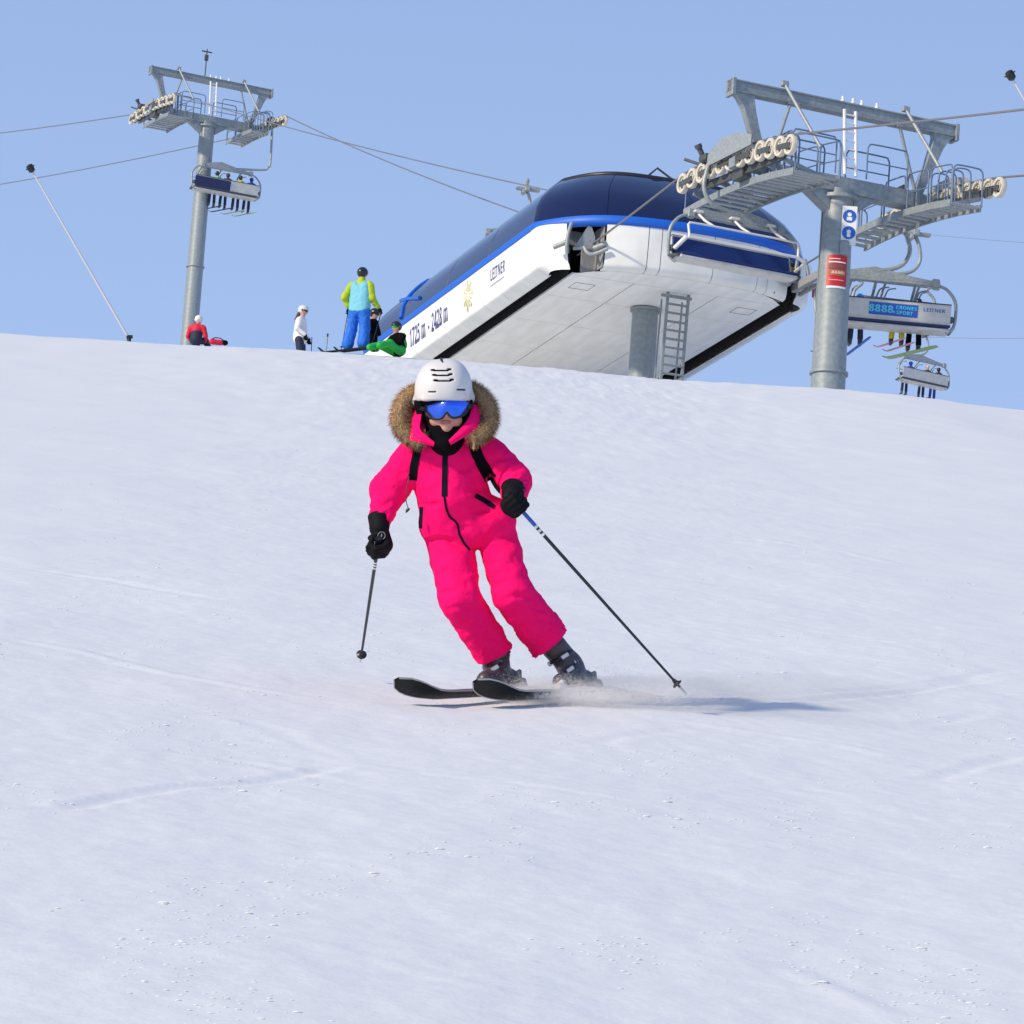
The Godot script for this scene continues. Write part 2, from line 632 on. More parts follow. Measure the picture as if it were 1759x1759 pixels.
func suit_body() -> Body:
	var f := Body.new()
	f.noise = cloth_noise
	f.amp = 0.006
	f.bone(w(738, 792, -0.10), w(756, 880, -0.12), 0.098, 0.098, 0.05)
	f.bone(w(797, 790, -0.10), w(806, 875, -0.12), 0.096, 0.100, 0.05)
	f.bone(w(765, 775, -0.06), w(778, 850, -0.06), 0.095, 0.105, 0.05)
	f.bone(w(708, 779, -0.12), w(838, 773, -0.12), 0.072, 0.072, 0.05)
	f.bone(w(762, 905, -0.14), w(842, 893, -0.14), 0.114, 0.120, 0.05)
	f.bone(w(792, 905, -0.2), w(820, 898, -0.22), 0.09, 0.09, 0.05)
	f.bone(w(745, 762, -0.1), w(785, 760, -0.1), 0.07, 0.07, 0.05)
	# arms
	f.bone(w(703, 787, -0.12), w(666, 838, -0.12), 0.083, 0.086, 0.03)
	f.fold_last(0.004)
	f.bone(w(666, 838, -0.12), w(651, 893, -0.02), 0.086, 0.052, 0.03)
	f.fold_last(0.004)
	f.bone(w(848, 782, -0.12), w(884, 824, -0.05), 0.080, 0.078, 0.014)
	f.fold_last(0.004)
	f.bone(w(884, 824, -0.05), w(881, 848, 0.10), 0.078, 0.058, 0.012)
	f.fold_last(0.006)
	# legs
	f.bone(w(773, 936, -0.15), w(788, 1025, -0.05), 0.113, 0.097, 0.016)
	f.fold_last(0.003)
	f.bone(w(788, 1025, -0.05), w(848, 1122, -0.24), 0.097, 0.092, 0.02)
	f.fold_last(0.004)
	f.cut_last(w(852, 1123, -0.24), Vector3(0.42, -0.86, -0.25))
	f.bone(w(853, 922, -0.16), w(879, 1018, -0.08), 0.098, 0.092, 0.014)
	f.fold_last(0.004)
	f.bone(w(879, 1018, -0.08), w(950, 1110, -0.31), 0.098, 0.106, 0.02)
	f.fold_last(0.006)
	f.cut_last(w(945, 1105, -0.31), Vector3(0.62, -0.76, -0.15))
	# sharper folds on sleeves, waist and legs
	var folds := [
		[[640, 838], [655, 842], [676, 836]], [[634, 862], [650, 868], [672, 858]], [[636, 880], [652, 884], [668, 876]], [[672, 800], [686, 812], [700, 812]],
		[[858, 800], [874, 806], [896, 800]], [[868, 818], [888, 824], [908, 818]], [[850, 782], [866, 784], [880, 778]],
		[[718, 788], [728, 802], [746, 808]], [[815, 790], [804, 802], [792, 806]], [[722, 862], [740, 866], [757, 860]], [[812, 878], [832, 872], [856, 876]], [[770, 900], [786, 906], [806, 902]], [[800, 842], [822, 836], [838, 838]],
		[[745, 985], [768, 978], [796, 984]], [[748, 1018], [776, 1012], [806, 1020]], [[762, 1048], [790, 1040], [822, 1050]], [[780, 1078], [806, 1068], [838, 1076]], [[798, 1102], [824, 1090], [856, 1098]],
		[[834, 968], [858, 962], [880, 970]], [[842, 1006], [868, 996], [900, 1004]], [[856, 1032], [886, 1020], [918, 1026]], [[874, 1056], [904, 1040], [938, 1048]], [[890, 1082], [920, 1062], [954, 1066]],
	]
	for line in folds:
		var p := []
		for q in spline(line.map(func(q): return v2(q[0], q[1])), 3):
			p.append(Vector3(q.x, q.y, f.front(q.x, q.y, 0.5, -0.45) + 0.006))
		for i in p.size() - 1:
			var e := sin(PI * (i + 0.5) / (p.size() - 1))
			f.less_bone(p[i], p[i + 1], 0.004 + 0.007 * e, 0.004 + 0.007 * e, 0.014)
	# creases where the thighs meet the jacket
	for line in [[[729, 928], [748, 925], [770, 927], [794, 937]], [[834, 926], [848, 910], [866, 897]]]:
		var p := []
		for q in line:
			var at := v2(q[0], q[1])
			p.append(Vector3(at.x, at.y, f.front(at.x, at.y, 0.5, -0.4) + 0.004))
		for i in p.size() - 1: f.less_bone(p[i], p[i + 1], 0.013, 0.013, 0.016)
	return f

func fur_ring(t: Node3D) -> void:
	var left := [w(722, 668, -0.12), w(702, 676, -0.09), w(688, 698, -0.05), w(687, 724, -0.01), w(700, 744, 0.03), w(724, 755, 0.06)]
	var right := [w(802, 664, -0.12), w(822, 674, -0.09), w(837, 698, -0.05), w(838, 722, -0.01), w(828, 740, 0.03), w(810, 751, 0.06)]
	var back := [w(722, 668, -0.12), w(745, 655, -0.16), w(775, 655, -0.16), w(802, 664, -0.12)]
	for line in [left, right, back]:
		var s := Shape.new()
		var path := spline(line, 10)
		var core := Shape.new()
		var radii := []
		for i in path.size():
			var u := float(i) / (path.size() - 1)
			radii.append(0.040 * (0.75 + 0.25 * sin(u * PI)) if line != back else 0.026)
		core.tube(path, radii, 10)
		for i in 9500 if line != back else 1200:
			var at := rng.randf() * (path.size() - 1.001)
			var k := int(at)
			var c: Vector3 = path[k].lerp(path[k + 1], at - k)
			var d: Vector3 = (path[k + 1] - path[k]).normalized()
			var side := d.cross(Vector3.BACK).normalized()
			var a := rng.randf() * TAU
			var out := (side * cos(a) + d.cross(side) * sin(a)).normalized()
			var root: Vector3 = c + out * radii[k] * 0.85
			var lean := (out + d * rng.randf_range(0.1, 0.7) + Vector3(rng.randf_range(-.35, .35), rng.randf_range(-.55, .15), rng.randf_range(-.3, .3))).normalized()
			var far := rng.randf_range(0.016, 0.042)
			var bend: Vector3 = root + lean * far * 0.6
			var tip: Vector3 = bend + (lean + Vector3(rng.randf_range(-.3, .3), -0.35, 0)).normalized() * far * 0.4
			var wd := out.cross(lean + Vector3(0.01, 0.02, 0.03)).normalized() * rng.randf_range(0.0005, 0.0010)
			var j := s.v.size()
			for p in [root - wd, root + wd, bend - wd * 0.8, bend + wd * 0.8, tip]:
				s.v.append(p); s.n.append((out + Vector3(0, 0, 0.2)).normalized())
			for q in [0, 1, 2, 2, 1, 3, 2, 3, 4]: s.ix.append(j + q)
			var tone := rng.randf()
			var col := Color(0.50, 0.32, 0.16).lerp(Color(0.92, 0.68, 0.40), tone)
			if rng.randf() < 0.18: col = Color(0.22, 0.15, 0.11)
			for q in 5: s.c.append(col)
		for i in core.v.size(): core.c.append(Color(0.40, 0.26, 0.14))
		var merged := Shape.new()
		merged.v = core.v; merged.n = core.n; merged.c = core.c; merged.ix = core.ix
		var off := merged.v.size()
		merged.v.append_array(s.v); merged.n.append_array(s.n); merged.c.append_array(s.c)
		for q in s.ix: merged.ix.append(q + off)
		var o := put("fur_trim", merged.mesh(), M.fur, t)
		o.set_meta("label", "tawny brown fur along the rim of the hood")

func glove(t: Node3D, wrist: Vector3, grip: Vector3, axis: Vector3, out: Vector3, called: String) -> MeshInstance3D:
	# a gloved hand closed round a pole grip: axis up the grip, out towards the knuckles
	var f := Body.new()
	f.noise = cloth_noise
	f.amp = 0.003
	var a := axis.normalized()
	var o := (out - a * out.dot(a)).normalized()
	var s := (wrist - grip)
	s = (s - a * s.dot(a) - o * s.dot(o)).normalized()
	f.bone(wrist, grip + s * 0.034 + o * 0.014 + a * 0.012, 0.036, 0.034, 0.02)
	f.bone(grip + s * 0.030 + o * 0.026 + a * 0.030, grip + s * 0.030 + o * 0.026 - a * 0.030, 0.023, 0.022, 0.02)
	var long := [0.92, 1.06, 1.0, 0.82]
	for i in 4:
		var c: Vector3 = grip + a * (0.036 - 0.0245 * i)
		var l: float = long[i]
		var p1 := c + o * 0.038 + s * 0.018
		var p2 := c + o * 0.040 * l - s * 0.026
		var p3 := c + o * 0.006 - s * 0.046 * l
		var p4 := c - o * 0.026 * l - s * 0.018
		f.bone(p1, p2, 0.0155, 0.0145, 0.007)
		f.bone(p2, p3, 0.0145, 0.0135, 0.007)
		f.bone(p3, p4, 0.0135, 0.0120, 0.007)
	var th := grip + s * 0.034 + a * 0.034 - o * 0.012
	f.bone(th, grip - o * 0.036 + a * 0.038 + s * 0.006, 0.018, 0.016, 0.01)
	f.bone(grip - o * 0.036 + a * 0.038 + s * 0.006, grip - o * 0.030 + a * 0.030 - s * 0.030, 0.0155, 0.013, 0.008)
	var lo := wrist.min(grip) - Vector3.ONE * 0.10
	var hi := wrist.max(grip) + Vector3.ONE * 0.10
	return put(called, f.mesh(lo, hi, 0.0045), M.glove, t)

func ski_boot(t: Node3D, sole: Vector3, ankle: Vector3, heading: Vector3, up: Vector3) -> void:
	var f := Body.new()
	f.noise = cloth_noise
	f.amp = 0.002
	var lat := up.cross(heading).normalized()
	var shin := (ankle - sole).normalized()
	var toe := sole + heading * 0.135 + up * 0.045
	var heel := sole - heading * 0.085 + up * 0.05
	f.bone(heel, toe, 0.048, 0.042, 0.03)
	f.flatten_last(up, 0.95)
	f.bone(sole + heading * 0.03 + up * 0.075, sole + up * 0.13, 0.052, 0.056, 0.04)
	f.bone(sole - heading * 0.02 + up * 0.12, ankle, 0.058, 0.062, 0.03)
	f.bone(heel + up * -0.03, toe + heading * 0.02 - up * 0.028, 0.028, 0.026, 0.006)
	f.less_bone(sole + up * 0.115 - heading * 0.07 + lat * 0.07, sole + up * 0.115 + heading * 0.06 + lat * 0.07, 0.014, 0.014)
	f.less_bone(sole + up * 0.115 - heading * 0.07 - lat * 0.07, sole + up * 0.115 + heading * 0.06 - lat * 0.07, 0.014, 0.014)
	var mid := (sole + ankle) / 2
	var b := put("ski_boot", f.mesh(mid - Vector3.ONE * 0.26, mid + Vector3.ONE * 0.26, 0.0075), M.boot, t)
	for i in 3:
		var q: float = [0.05, 0.105, 0.165, 0.215][i]
		var c: Vector3 = (sole + heading * (0.085 - 0.03 * i) + up * 0.088) if i < 2 else sole + shin * q + heading * 0.05
		if i == 1: c = sole + heading * 0.045 + up * 0.118
		var strap := Shape.new()
		var row := []
		var r := 0.056 if i < 2 else 0.066
		var axis := (heading * 0.4 + up).normalized() if i < 2 else shin
		var fwd := (heading - axis * heading.dot(axis)).normalized()
		var centre := c - fwd * (0.05 if i < 2 else 0.056)
		for k in 13:
			var an := deg_to_rad(-95 + k * 190.0 / 12)
			row.append(centre + (fwd * cos(an) + axis.cross(fwd) * sin(an)) * r)
		strap.tube(row, 0.0065, 6)
		put("strap", strap.mesh(), M.boot_strap, b)
		var clip := Shape.new()
		var z := axis.cross(fwd)
		for turn in [0.75, -0.75]:
			var to := fwd * cos(turn) + z * sin(turn)
			clip.box(Transform3D(Basis(axis.cross(to), axis, to).orthonormalized(), centre + to * (r + 0.003)), Vector3(0.042 if turn > 0 else 0.026, 0.022, 0.014), 0.004)
		put("buckle", clip.mesh(), M.steel_bright, b)

func ski(sole: Vector3, heading: Vector3, up: Vector3, frame: Transform3D, label: String) -> void:
	var t := thing("ski", label, "ski", frame, "skis of the skier in pink")
	var lat := up.cross(heading).normalized()
	var top := []
	var low := []
	var total := 1.58
	for i in 37:
		var u := i / 36.0
		var along := -0.70 + u * total
		var tip := maxf(0.0, along - 0.52) / 0.36
		var rise := 0.085 * tip * tip - 0.07 * maxf(0.0, (-along - 0.22) / 0.48)
		var wide := lerpf(0.036, 0.052, absf(along) / 0.8)
		if along > 0.62: wide = lerpf(0.0505, 0.066, minf(1.0, (along - 0.62) / 0.12))
		if along > 0.77: wide *= sqrt(maxf(0.0, 1.0 - pow((along - 0.77) / 0.113, 2)))
		if along < -0.66: wide *= sqrt(maxf(0.05, 1.0 - pow((-along - 0.66) / 0.042, 2)))
		wide = maxf(wide, 0.004)
		var c := sole + heading * along + up * rise
		var th := lerpf(0.016, 0.006, minf(1.0, absf(along) / 0.7))
		low.append([c - lat * wide, c - lat * wide * 0.5, c, c + lat * wide * 0.5, c + lat * wide])
		top.append([c + lat * wide * 0.97 + up * th, c + lat * wide * 0.5 + up * th, c + up * th, c - lat * wide * 0.5 + up * th, c - lat * wide * 0.97 + up * th])
	var s := Shape.new()
	s.grid(top)
	put("top_sheet", s.mesh(), M.ski_top, t)
	s = Shape.new()
	s.grid(low)
	put("base", s.mesh(), M.ski_base, t)
	s = Shape.new()
	for side in [0, 4]:
		var rows := []
		for i in low.size():
			var a: Vector3 = low[i][side]
			var b: Vector3 = top[i][4 - side]
			var o := lat * (-1.0 if side == 0 else 1.0) * 0.0012
			rows.append([a + o, b + o] if side == 4 else [b + o, a + o])
		s.grid(rows)
	for side in [0, 4]:
		var rim := []
		for r in low: rim.append(r[side])
		s.tube(rim, 0.0032, 6)
	put("steel_edge", s.mesh(), M.ski_edge, t)
	var bind := Shape.new()
	var bs := Basis(lat, up, heading).orthonormalized()
	bind.box(Transform3D(bs, sole + heading * 0.175 + up * 0.035), Vector3(0.058, 0.035, 0.07), 0.008)
	bind.box(Transform3D(bs, sole + heading * 0.16 + up * 0.055), Vector3(0.066, 0.02, 0.035), 0.006)
	put("toe_binding", bind.mesh(), M.binding, t)
	bind = Shape.new()
	bind.box(Transform3D(bs, sole - heading * 0.15 + up * 0.04), Vector3(0.055, 0.05, 0.08), 0.008)
	bind.box(Transform3D(bs.rotated(lat, -0.5), sole - heading * 0.17 + up * 0.085), Vector3(0.04, 0.055, 0.02), 0.005)
	put("heel_binding", bind.mesh(), M.binding_heel, t)
	bind = Shape.new()
	bind.box(Transform3D(bs, sole + up * 0.017), Vector3(0.05, 0.008, 0.34), 0.002)
	put("binding_plate", bind.mesh(), M.binding_plate, t)

func ski_pole(hand: Vector3, tip: Vector3, frame: Transform3D, blue: bool, label: String) -> void:
	var t := thing("ski_pole", label, "ski pole", frame, "poles held by the skier in pink")
	var d := (tip - hand).normalized()
	var long := (tip - hand).length()
	var s := Shape.new()
	s.tube([hand - d * 0.065, hand - d * 0.055, hand, hand + d * 0.05], [0.014, 0.019, 0.014, 0.0125], 12)
	put("grip", s.mesh(), M.dark_plastic, t)
	s = Shape.new()
	s.tube([hand + d * 0.05, hand + d * 0.14], [0.0098, 0.0094], 10)
	put("upper_shaft", s.mesh(), M.pole_blue if blue else M.pole_black, t)
	s = Shape.new()
	for k in 3:
		var a := 0.14 + k * 0.024
		s.tube([hand + d * a, hand + d * (a + 0.013)], 0.0093, 10)
	put("light_bands", s.mesh(), M.white_paint, t)
	s = Shape.new()
	s.tube([hand + d * 0.139, hand + d * 0.5, hand + d * (long - 0.05)], [0.0088, 0.0078, 0.0058], 10)
	put("shaft", s.mesh(), M.pole_black, t)
	s = Shape.new()
	var b := Basis(Quaternion(Vector3.UP, -d))
	s.lathe(Transform3D(b, tip - d * 0.075), [Vector2(0.0, -0.006), Vector2(0.024, -0.008), Vector2(0.026, -0.004), Vector2(0.012, 0.004), Vector2(0.0085, 0.022), Vector2(0.0, 0.023)], 18)
	put("basket", s.mesh(), M.dark_plastic, t)
	s = Shape.new()
	s.tube([tip - d * 0.075, tip - d * 0.02, tip], [0.006, 0.005, 0.002], 8)
	put("tip", s.mesh(), M.steel_bright, t)

func build_skier() -> void:
	var at := Vector3(-0.041, 5.67, -22.86)
	at.y += snow_detail(at.x, at.z) * 0.6
	var frame := Transform3D(Basis.from_euler(Vector3(deg_to_rad(12.3), 0, deg_to_rad(4.05))), at)
	var t := thing("person", "skier in a bright pink one-piece suit and white helmet carving a turn", "person", frame)
	var f := suit_body()
	put("pink_suit", f.mesh(w(610, 1160, -0.5), w(1000, 735, 0.25), 0.0078), M.pink, t)
	# head
	var face := Body.new()
	face.ball(w(764, 695, 0.0), Vector3(0.072, 0.09, 0.09), 0.03)
	face.ball(w(765, 716, 0.035), Vector3(0.054, 0.062, 0.062), 0.03)
	face.bone(w(747, 720, 0.055), w(783, 720, 0.055), 0.027, 0.027, 0.03)
	face.bone(w(765, 733, 0.068), w(765, 734, 0.07), 0.024, 0.024, 0.025)
	face.bone(w(765, 700, 0.098), w(765, 711, 0.112), 0.012, 0.013, 0.02)
	face.less_ball(w(765, 722, 0.112), Vector3(0.034, 0.003, 0.012), 0.01)
	put("face", face.mesh(w(735, 760, -0.12), w(795, 655, 0.16), 0.005), M.skin, t)
	var lips := Body.new()
	lips.bone(w(757, 721.5, 0.093), w(773, 721.5, 0.093), 0.0045, 0.0045, 0.004)
	lips.bone(w(762, 721.3, 0.095), w(768, 721.3, 0.095), 0.0058, 0.0058, 0.008)
	lips.bone(w(759, 724.6, 0.093), w(771, 724.6, 0.093), 0.0058, 0.0058, 0.004)
	put("lips", lips.mesh(w(750, 735, 0.06), w(780, 712, 0.13), 0.0025), M.lips, t)
	var hood := Body.new()
	hood.noise = cloth_noise
	hood.amp = 0.004
	hood.bone(w(765, 705, -0.02), w(765, 760, -0.05), 0.105, 0.09, 0.04)
	hood.bone(w(763, 742, 0.02), w(765, 757, 0.04), 0.075, 0.055, 0.04)
	hood.ball(w(762, 690, -0.02), Vector3(0.105, 0.12, 0.115), 0.03)
	hood.less_bone(w(765, 690, 0.14), w(765, 722, 0.15), 0.082, 0.062, 0.01)
	hood.less_bone(w(765, 720, 0.15), w(765, 736, 0.15), 0.062, 0.048, 0.01)
	put("balaclava", hood.mesh(w(715, 800, -0.2), w(812, 640, 0.15), 0.0065), M.black_cloth, t)
	# helmet with carved vents
	var he := Body.new()
	he.ball(w(749, 668, -0.005), Vector3(0.104, 0.143, 0.152), 0.04)
	he.ball(w(772, 666, -0.005), Vector3(0.104, 0.143, 0.152), 0.04)
	he.bone(w(716, 688, -0.03), w(805, 682, -0.03), 0.022, 0.022, 0.04)
	he.less_block(w(761, 724, 0.10), Vector3(0.2, 0.103, 0.13), 0.012, 0.01)
	he.less_block(w(761, 757, 0.0), Vector3(0.2, 0.17, 0.3), 0.02, 0.01)
	he.less_ball(w(760, 676, -0.005), Vector3(0.116, 0.128, 0.138), 0.004)
	for k in 3:
		var yy: float = [633.0, 641.5, 651.0][k]
		var xx: float = [757.0, 759.0, 761.5][k]
		he.less_bone(w(xx - 15, yy + 1.6, 0.165), w(xx + 2, yy + 2.4, 0.165), 0.0042, 0.0042, 0.002)
		he.less_bone(w(xx + 2, yy + 2.4, 0.165), w(xx + 16, yy, 0.165), 0.0042, 0.0042, 0.002)
		he.less_bone(w(xx - 15, yy + 1.6, 0.08), w(xx + 16, yy, 0.08), 0.004, 0.004, 0.002)
	for k in 3:
		var yy: float = [633.0, 641.5, 651.0][k]
		var xx: float = [757.0, 759.0, 761.5][k]
		he.less_block(w(xx + 0.5, yy + 1.8, 0.1), Vector3(0.034, 0.0034, 0.07), 0.002, 0.004)
		he.less_block(w(xx - 13.5, yy + 0.8, 0.1), Vector3(0.010, 0.0044, 0.07), 0.002, 0.004)
		he.less_block(w(xx + 14.5, yy - 0.4, 0.1), Vector3(0.010, 0.0044, 0.07), 0.002, 0.004)
	he.less_block(w(742, 671.5, 0.13), Vector3(0.02, 0.0032, 0.06), 0.002, 0.002)
	he.less_block(w(791, 667.5, 0.13), Vector3(0.02, 0.0032, 0.06), 0.002, 0.002)
	he.bone(w(727, 683, 0.108), w(797, 678, 0.108), 0.008, 0.008, 0.014)
	var helmet := put("helmet", he.mesh(w(705, 705, -0.17), w(815, 608, 0.16), 0.004), M.helmet, t)
	var s := Shape.new()
	var liner := Body.new()
	liner.ball(w(760, 676, -0.008), Vector3(0.112, 0.124, 0.134), 0.01)
	liner.less_block(w(761, 731, 0.10), Vector3(0.2, 0.103, 0.13), 0.012, 0.01)
	liner.bone(w(719, 690, 0.0), w(724, 715, 0.01), 0.026, 0.022, 0.02)
	liner.bone(w(802, 688, 0.0), w(801, 712, 0.01), 0.026, 0.022, 0.02)
	put("liner", liner.mesh(w(705, 730, -0.17), w(815, 620, 0.16), 0.006), M.black_cloth, helmet)
	s.tube([w(759, 616, 0.005), w(757, 613.5, 0.02), w(757, 616, 0.045), w(760, 621, 0.075)], [0.004, 0.006, 0.006, 0.004], 8)
	put("goggle_clip", s.mesh(), M.dark_plastic, helmet)
	# goggles
	var g := Shape.new()
	var rim := Shape.new()
	var rows := []
	var loop_top := []
	var loop_low := []
	for i in 29:
		var u := i / 28.0 * 2.0 - 1.0
		var x := u * 0.101
		var top := 686.0 - 4.0 * u - 1.5 * (1.0 - u * u)
		var low := 714.5 - 3.0 * u
		low -= 9.0 * exp(-pow(u / 0.16, 2)) - 1.5 * exp(-pow((absf(u) - 0.36) / 0.2, 2))
		low = lerpf(low, (top + low) * 0.5, pow(absf(u), 7.0))
		top = lerpf(top, (top + low) * 0.5, pow(absf(u), 10.0))
		var row := []
		for j in 9:
			var q := j / 8.0
			var y := lerpf(low, top, q)
			var z := 0.142 - 0.085 * u * u - 0.012 * pow(q * 2 - 1, 2)
			row.append(w(767, y, z) + Vector3(x, 0, 0))
		rows.append(row)
		loop_top.append(row[8] - Vector3(0, 0, 0.006))
		loop_low.append(row[0] - Vector3(0, 0, 0.006))
	loop_low.reverse()
	var around := loop_top + loop_low
	around.append(around[0])
	var flip := []
	for r in rows:
		var back: Array = r.duplicate()
		back.reverse()
		flip.append(back)
	g.grid(flip, 0.004)
	var goggles := put("goggles", g.mesh(), M.lens, t)
	goggles.set_meta("label", "mirrored blue goggle lens")
	rim.tube(around, 0.0075, 8, false)
	rim.tube([w(730, 700, 0.06), w(722, 700, 0.02), w(717, 699, -0.03)], 0.012, 8)
	rim.tube([w(804, 696, 0.06), w(808, 696, 0.02), w(810, 695, -0.03)], 0.012, 8)
	put("goggle_frame", rim.mesh(), M.dark_plastic, goggles)
	# collar flaps
	for side in 2:
		var up_line := [w(724, 694, -0.02), w(722, 713, 0.045), w(720, 732, 0.085), w(727, 742, 0.11), w(746, 757, 0.122)] if side == 0 else [w(807, 688, -0.02), w(808, 704, 0.035), w(801, 720, 0.075), w(787, 737, 0.11), w(770, 754, 0.122)]
		var low_line := [w(711, 702, -0.04), w(704, 726, 0.02), w(700, 751, 0.07), w(718, 757, 0.10), w(744, 765, 0.115)] if side == 0 else [w(823, 696, -0.05), w(824, 714, 0.02), w(819, 735, 0.065), w(801, 746, 0.10), w(774, 762, 0.115)]
		var a := spline(up_line, 5)
		var b := spline(low_line, 5)
		var rr := []
		for i in a.size():
			var row := []
			for k in 5:
				var p: Vector3 = a[i].lerp(b[i], k / 4.0)
				p.z += 0.014 * sin(PI * k / 4.0)
				row.append(p)
			if side == 1: row.reverse()
			rr.append(row)
		var c := Shape.new()
		c.grid(rr, 0.012)
		put("collar_flap", c.mesh(), M.pink, t)
	var lining := Body.new()
	lining.noise = cloth_noise
	lining.amp = 0.006
	lining.ball(w(764, 712, -0.13), Vector3(0.185, 0.165, 0.07), 0.03)
	lining.bone(w(715, 742, -0.05), w(812, 740, -0.05), 0.05, 0.05, 0.04)
	put("hood", lining.mesh(w(690, 785, -0.24), w(840, 640, 0.05), 0.011), M.pink, t)
	fur_ring(t)
	# front zip, pocket zips, waist seams
	var z := ribbon(f, [v2(764, 768), v2(763, 800), v2(762, 850)], 0.026, 0.004)
	put("zip_flap", z.mesh(), M.zip, t)
	z = ribbon(f, [v2(762, 850), v2(765, 868), v2(771, 884), v2(784, 897), v2(788, 915), v2(796, 930), v2(806, 942)], 0.010, 0.003)
	put("zip", z.mesh(), M.zip, t)
	z = ribbon(f, [v2(816, 848), v2(832, 857), v2(848, 868)], 0.022, 0.004)
	put("pocket_zip", z.mesh(), M.zip, t)
	z = ribbon(f, [v2(722, 868), v2(721, 885), v2(720, 905)], 0.016, 0.003)
	put("pocket_zip", z.mesh(), M.zip, t)
	s = Shape.new()
	s.tube(spline([w(702, 815, -0.02), w(697, 840, 0.0), w(697, 860, 0.01), w(701, 872, 0.01)], 5), 0.0022, 6)
	s.tube([w(702, 870, 0.01), w(698, 874, 0.01), w(696, 878, 0.01)], [0.006, 0.0075, 0.002], 8)
	put("drawstring", s.mesh(), M.dark_plastic, t)
	# gloves
	var lh := w(648, 934, 0.03)
	var ltip := w(608, 1144, -0.86)
	var rh := w(884, 862, 0.17)
	var rtip := w(1179, 1191, 0.0)
	glove(t, w(650, 896, -0.015), lh, lh - ltip, Vector3(0.25, 0.1, 1.0), "glove")
	glove(t, w(880, 845, 0.115), rh, rh - rtip, Vector3(-0.4, -0.1, 1.0), "glove")
	for q in [[w(650, 884, -0.04), w(650, 904, 0.0), 0.055, 0.048], [w(881, 838, 0.06), w(880, 848, 0.125), 0.062, 0.052]]:
		var cuff := Body.new()
		cuff.noise = cloth_noise
		cuff.amp = 0.004
		cuff.bone(q[0], q[1], q[2], q[3], 0.01)
		cuff.cut_last(q[0], q[0] - q[1])
		put("glove_cuff", cuff.mesh(q[0].min(q[1]) - Vector3.ONE * 0.09, q[0].max(q[1]) + Vector3.ONE * 0.09, 0.006), M.glove, t)
	s = Shape.new()
	var badge := []
	for i in 25:
		badge.append(w(655, 917, 0.074) + Vector3(cos(TAU * i / 24) * 0.017, sin(TAU * i / 24) * 0.017, 0))
	s.tube(badge, 0.0018, 6, false)
	s.tube([w(655, 920, 0.0745), w(655, 914, 0.0745)], 0.003, 6)
	put("glove_badge", s.mesh(), M.grey_print, t)
	# boots, skis and poles
	var heading := Vector3(-0.53, 0.012, 0.848).normalized()
	var tilt := deg_to_rad(33)
	var ground_up := Vector3(0.0706, 0.997, 0.0328)
	heading = (heading - ground_up * heading.dot(ground_up)).normalized()
	var lat := ground_up.cross(heading).normalized()
	var up := (ground_up * cos(tilt) - lat * sin(tilt)).normalized()
	var up_left := (ground_up * cos(tilt * 0.85) - lat * sin(tilt * 0.85)).normalized()
	var l_sole := w(866, 1190, -0.22)
	var r_sole := w(1000, 1193, -0.33)
	ski_boot(t, l_sole + up_left * 0.02, w(853, 1128, -0.245), heading, up_left)
	ski_boot(t, r_sole + up * 0.02, w(952, 1112, -0.32), heading, up)
	ski(l_sole, heading, up_left, frame, "black-based ski on the inner boot, farther left of the pair")
	ski(r_sole, heading, up, frame, "black-based ski on the outer boot, throwing up the snow spray")
	ski_pole(lh, ltip, frame, false, "black ski pole swung back from the lower glove, round basket showing")
	ski_pole(rh, rtip, frame, true, "long black ski pole with blue upper section, slanting down to the right")
	# backpack
	var p := thing("backpack", "black backpack on the skier in pink, its two straps over her chest", "backpack", frame)
	for line in [[v2(719, 752), v2(714, 775), v2(709, 800), v2(707, 822)], [v2(812, 752), v2(818, 775), v2(830, 800), v2(842, 820)]]:
		put("strap", ribbon(f, line, 0.036 if line[0].x < -0.2 else 0.05, 0.006).mesh(), M.black_cloth, p)
	s = Shape.new()
	s.tube(spline([w(842, 818, -0.05), w(850, 832, -0.02), w(858, 842, 0.02), w(862, 846, -0.06)], 5), 0.009, 6)
	put("strap_end", s.mesh(), M.black_cloth, p)
	var bag := Body.new()
	bag.noise = cloth_noise
	bag.amp = 0.006
	bag.block(w(772, 818, -0.30), Vector3(0.13, 0.19, 0.075), 0.05, 0.02)
	put("bag", bag.mesh(w(710, 900, -0.42), w(832, 740, -0.18), 0.014), M.black_cloth, p)

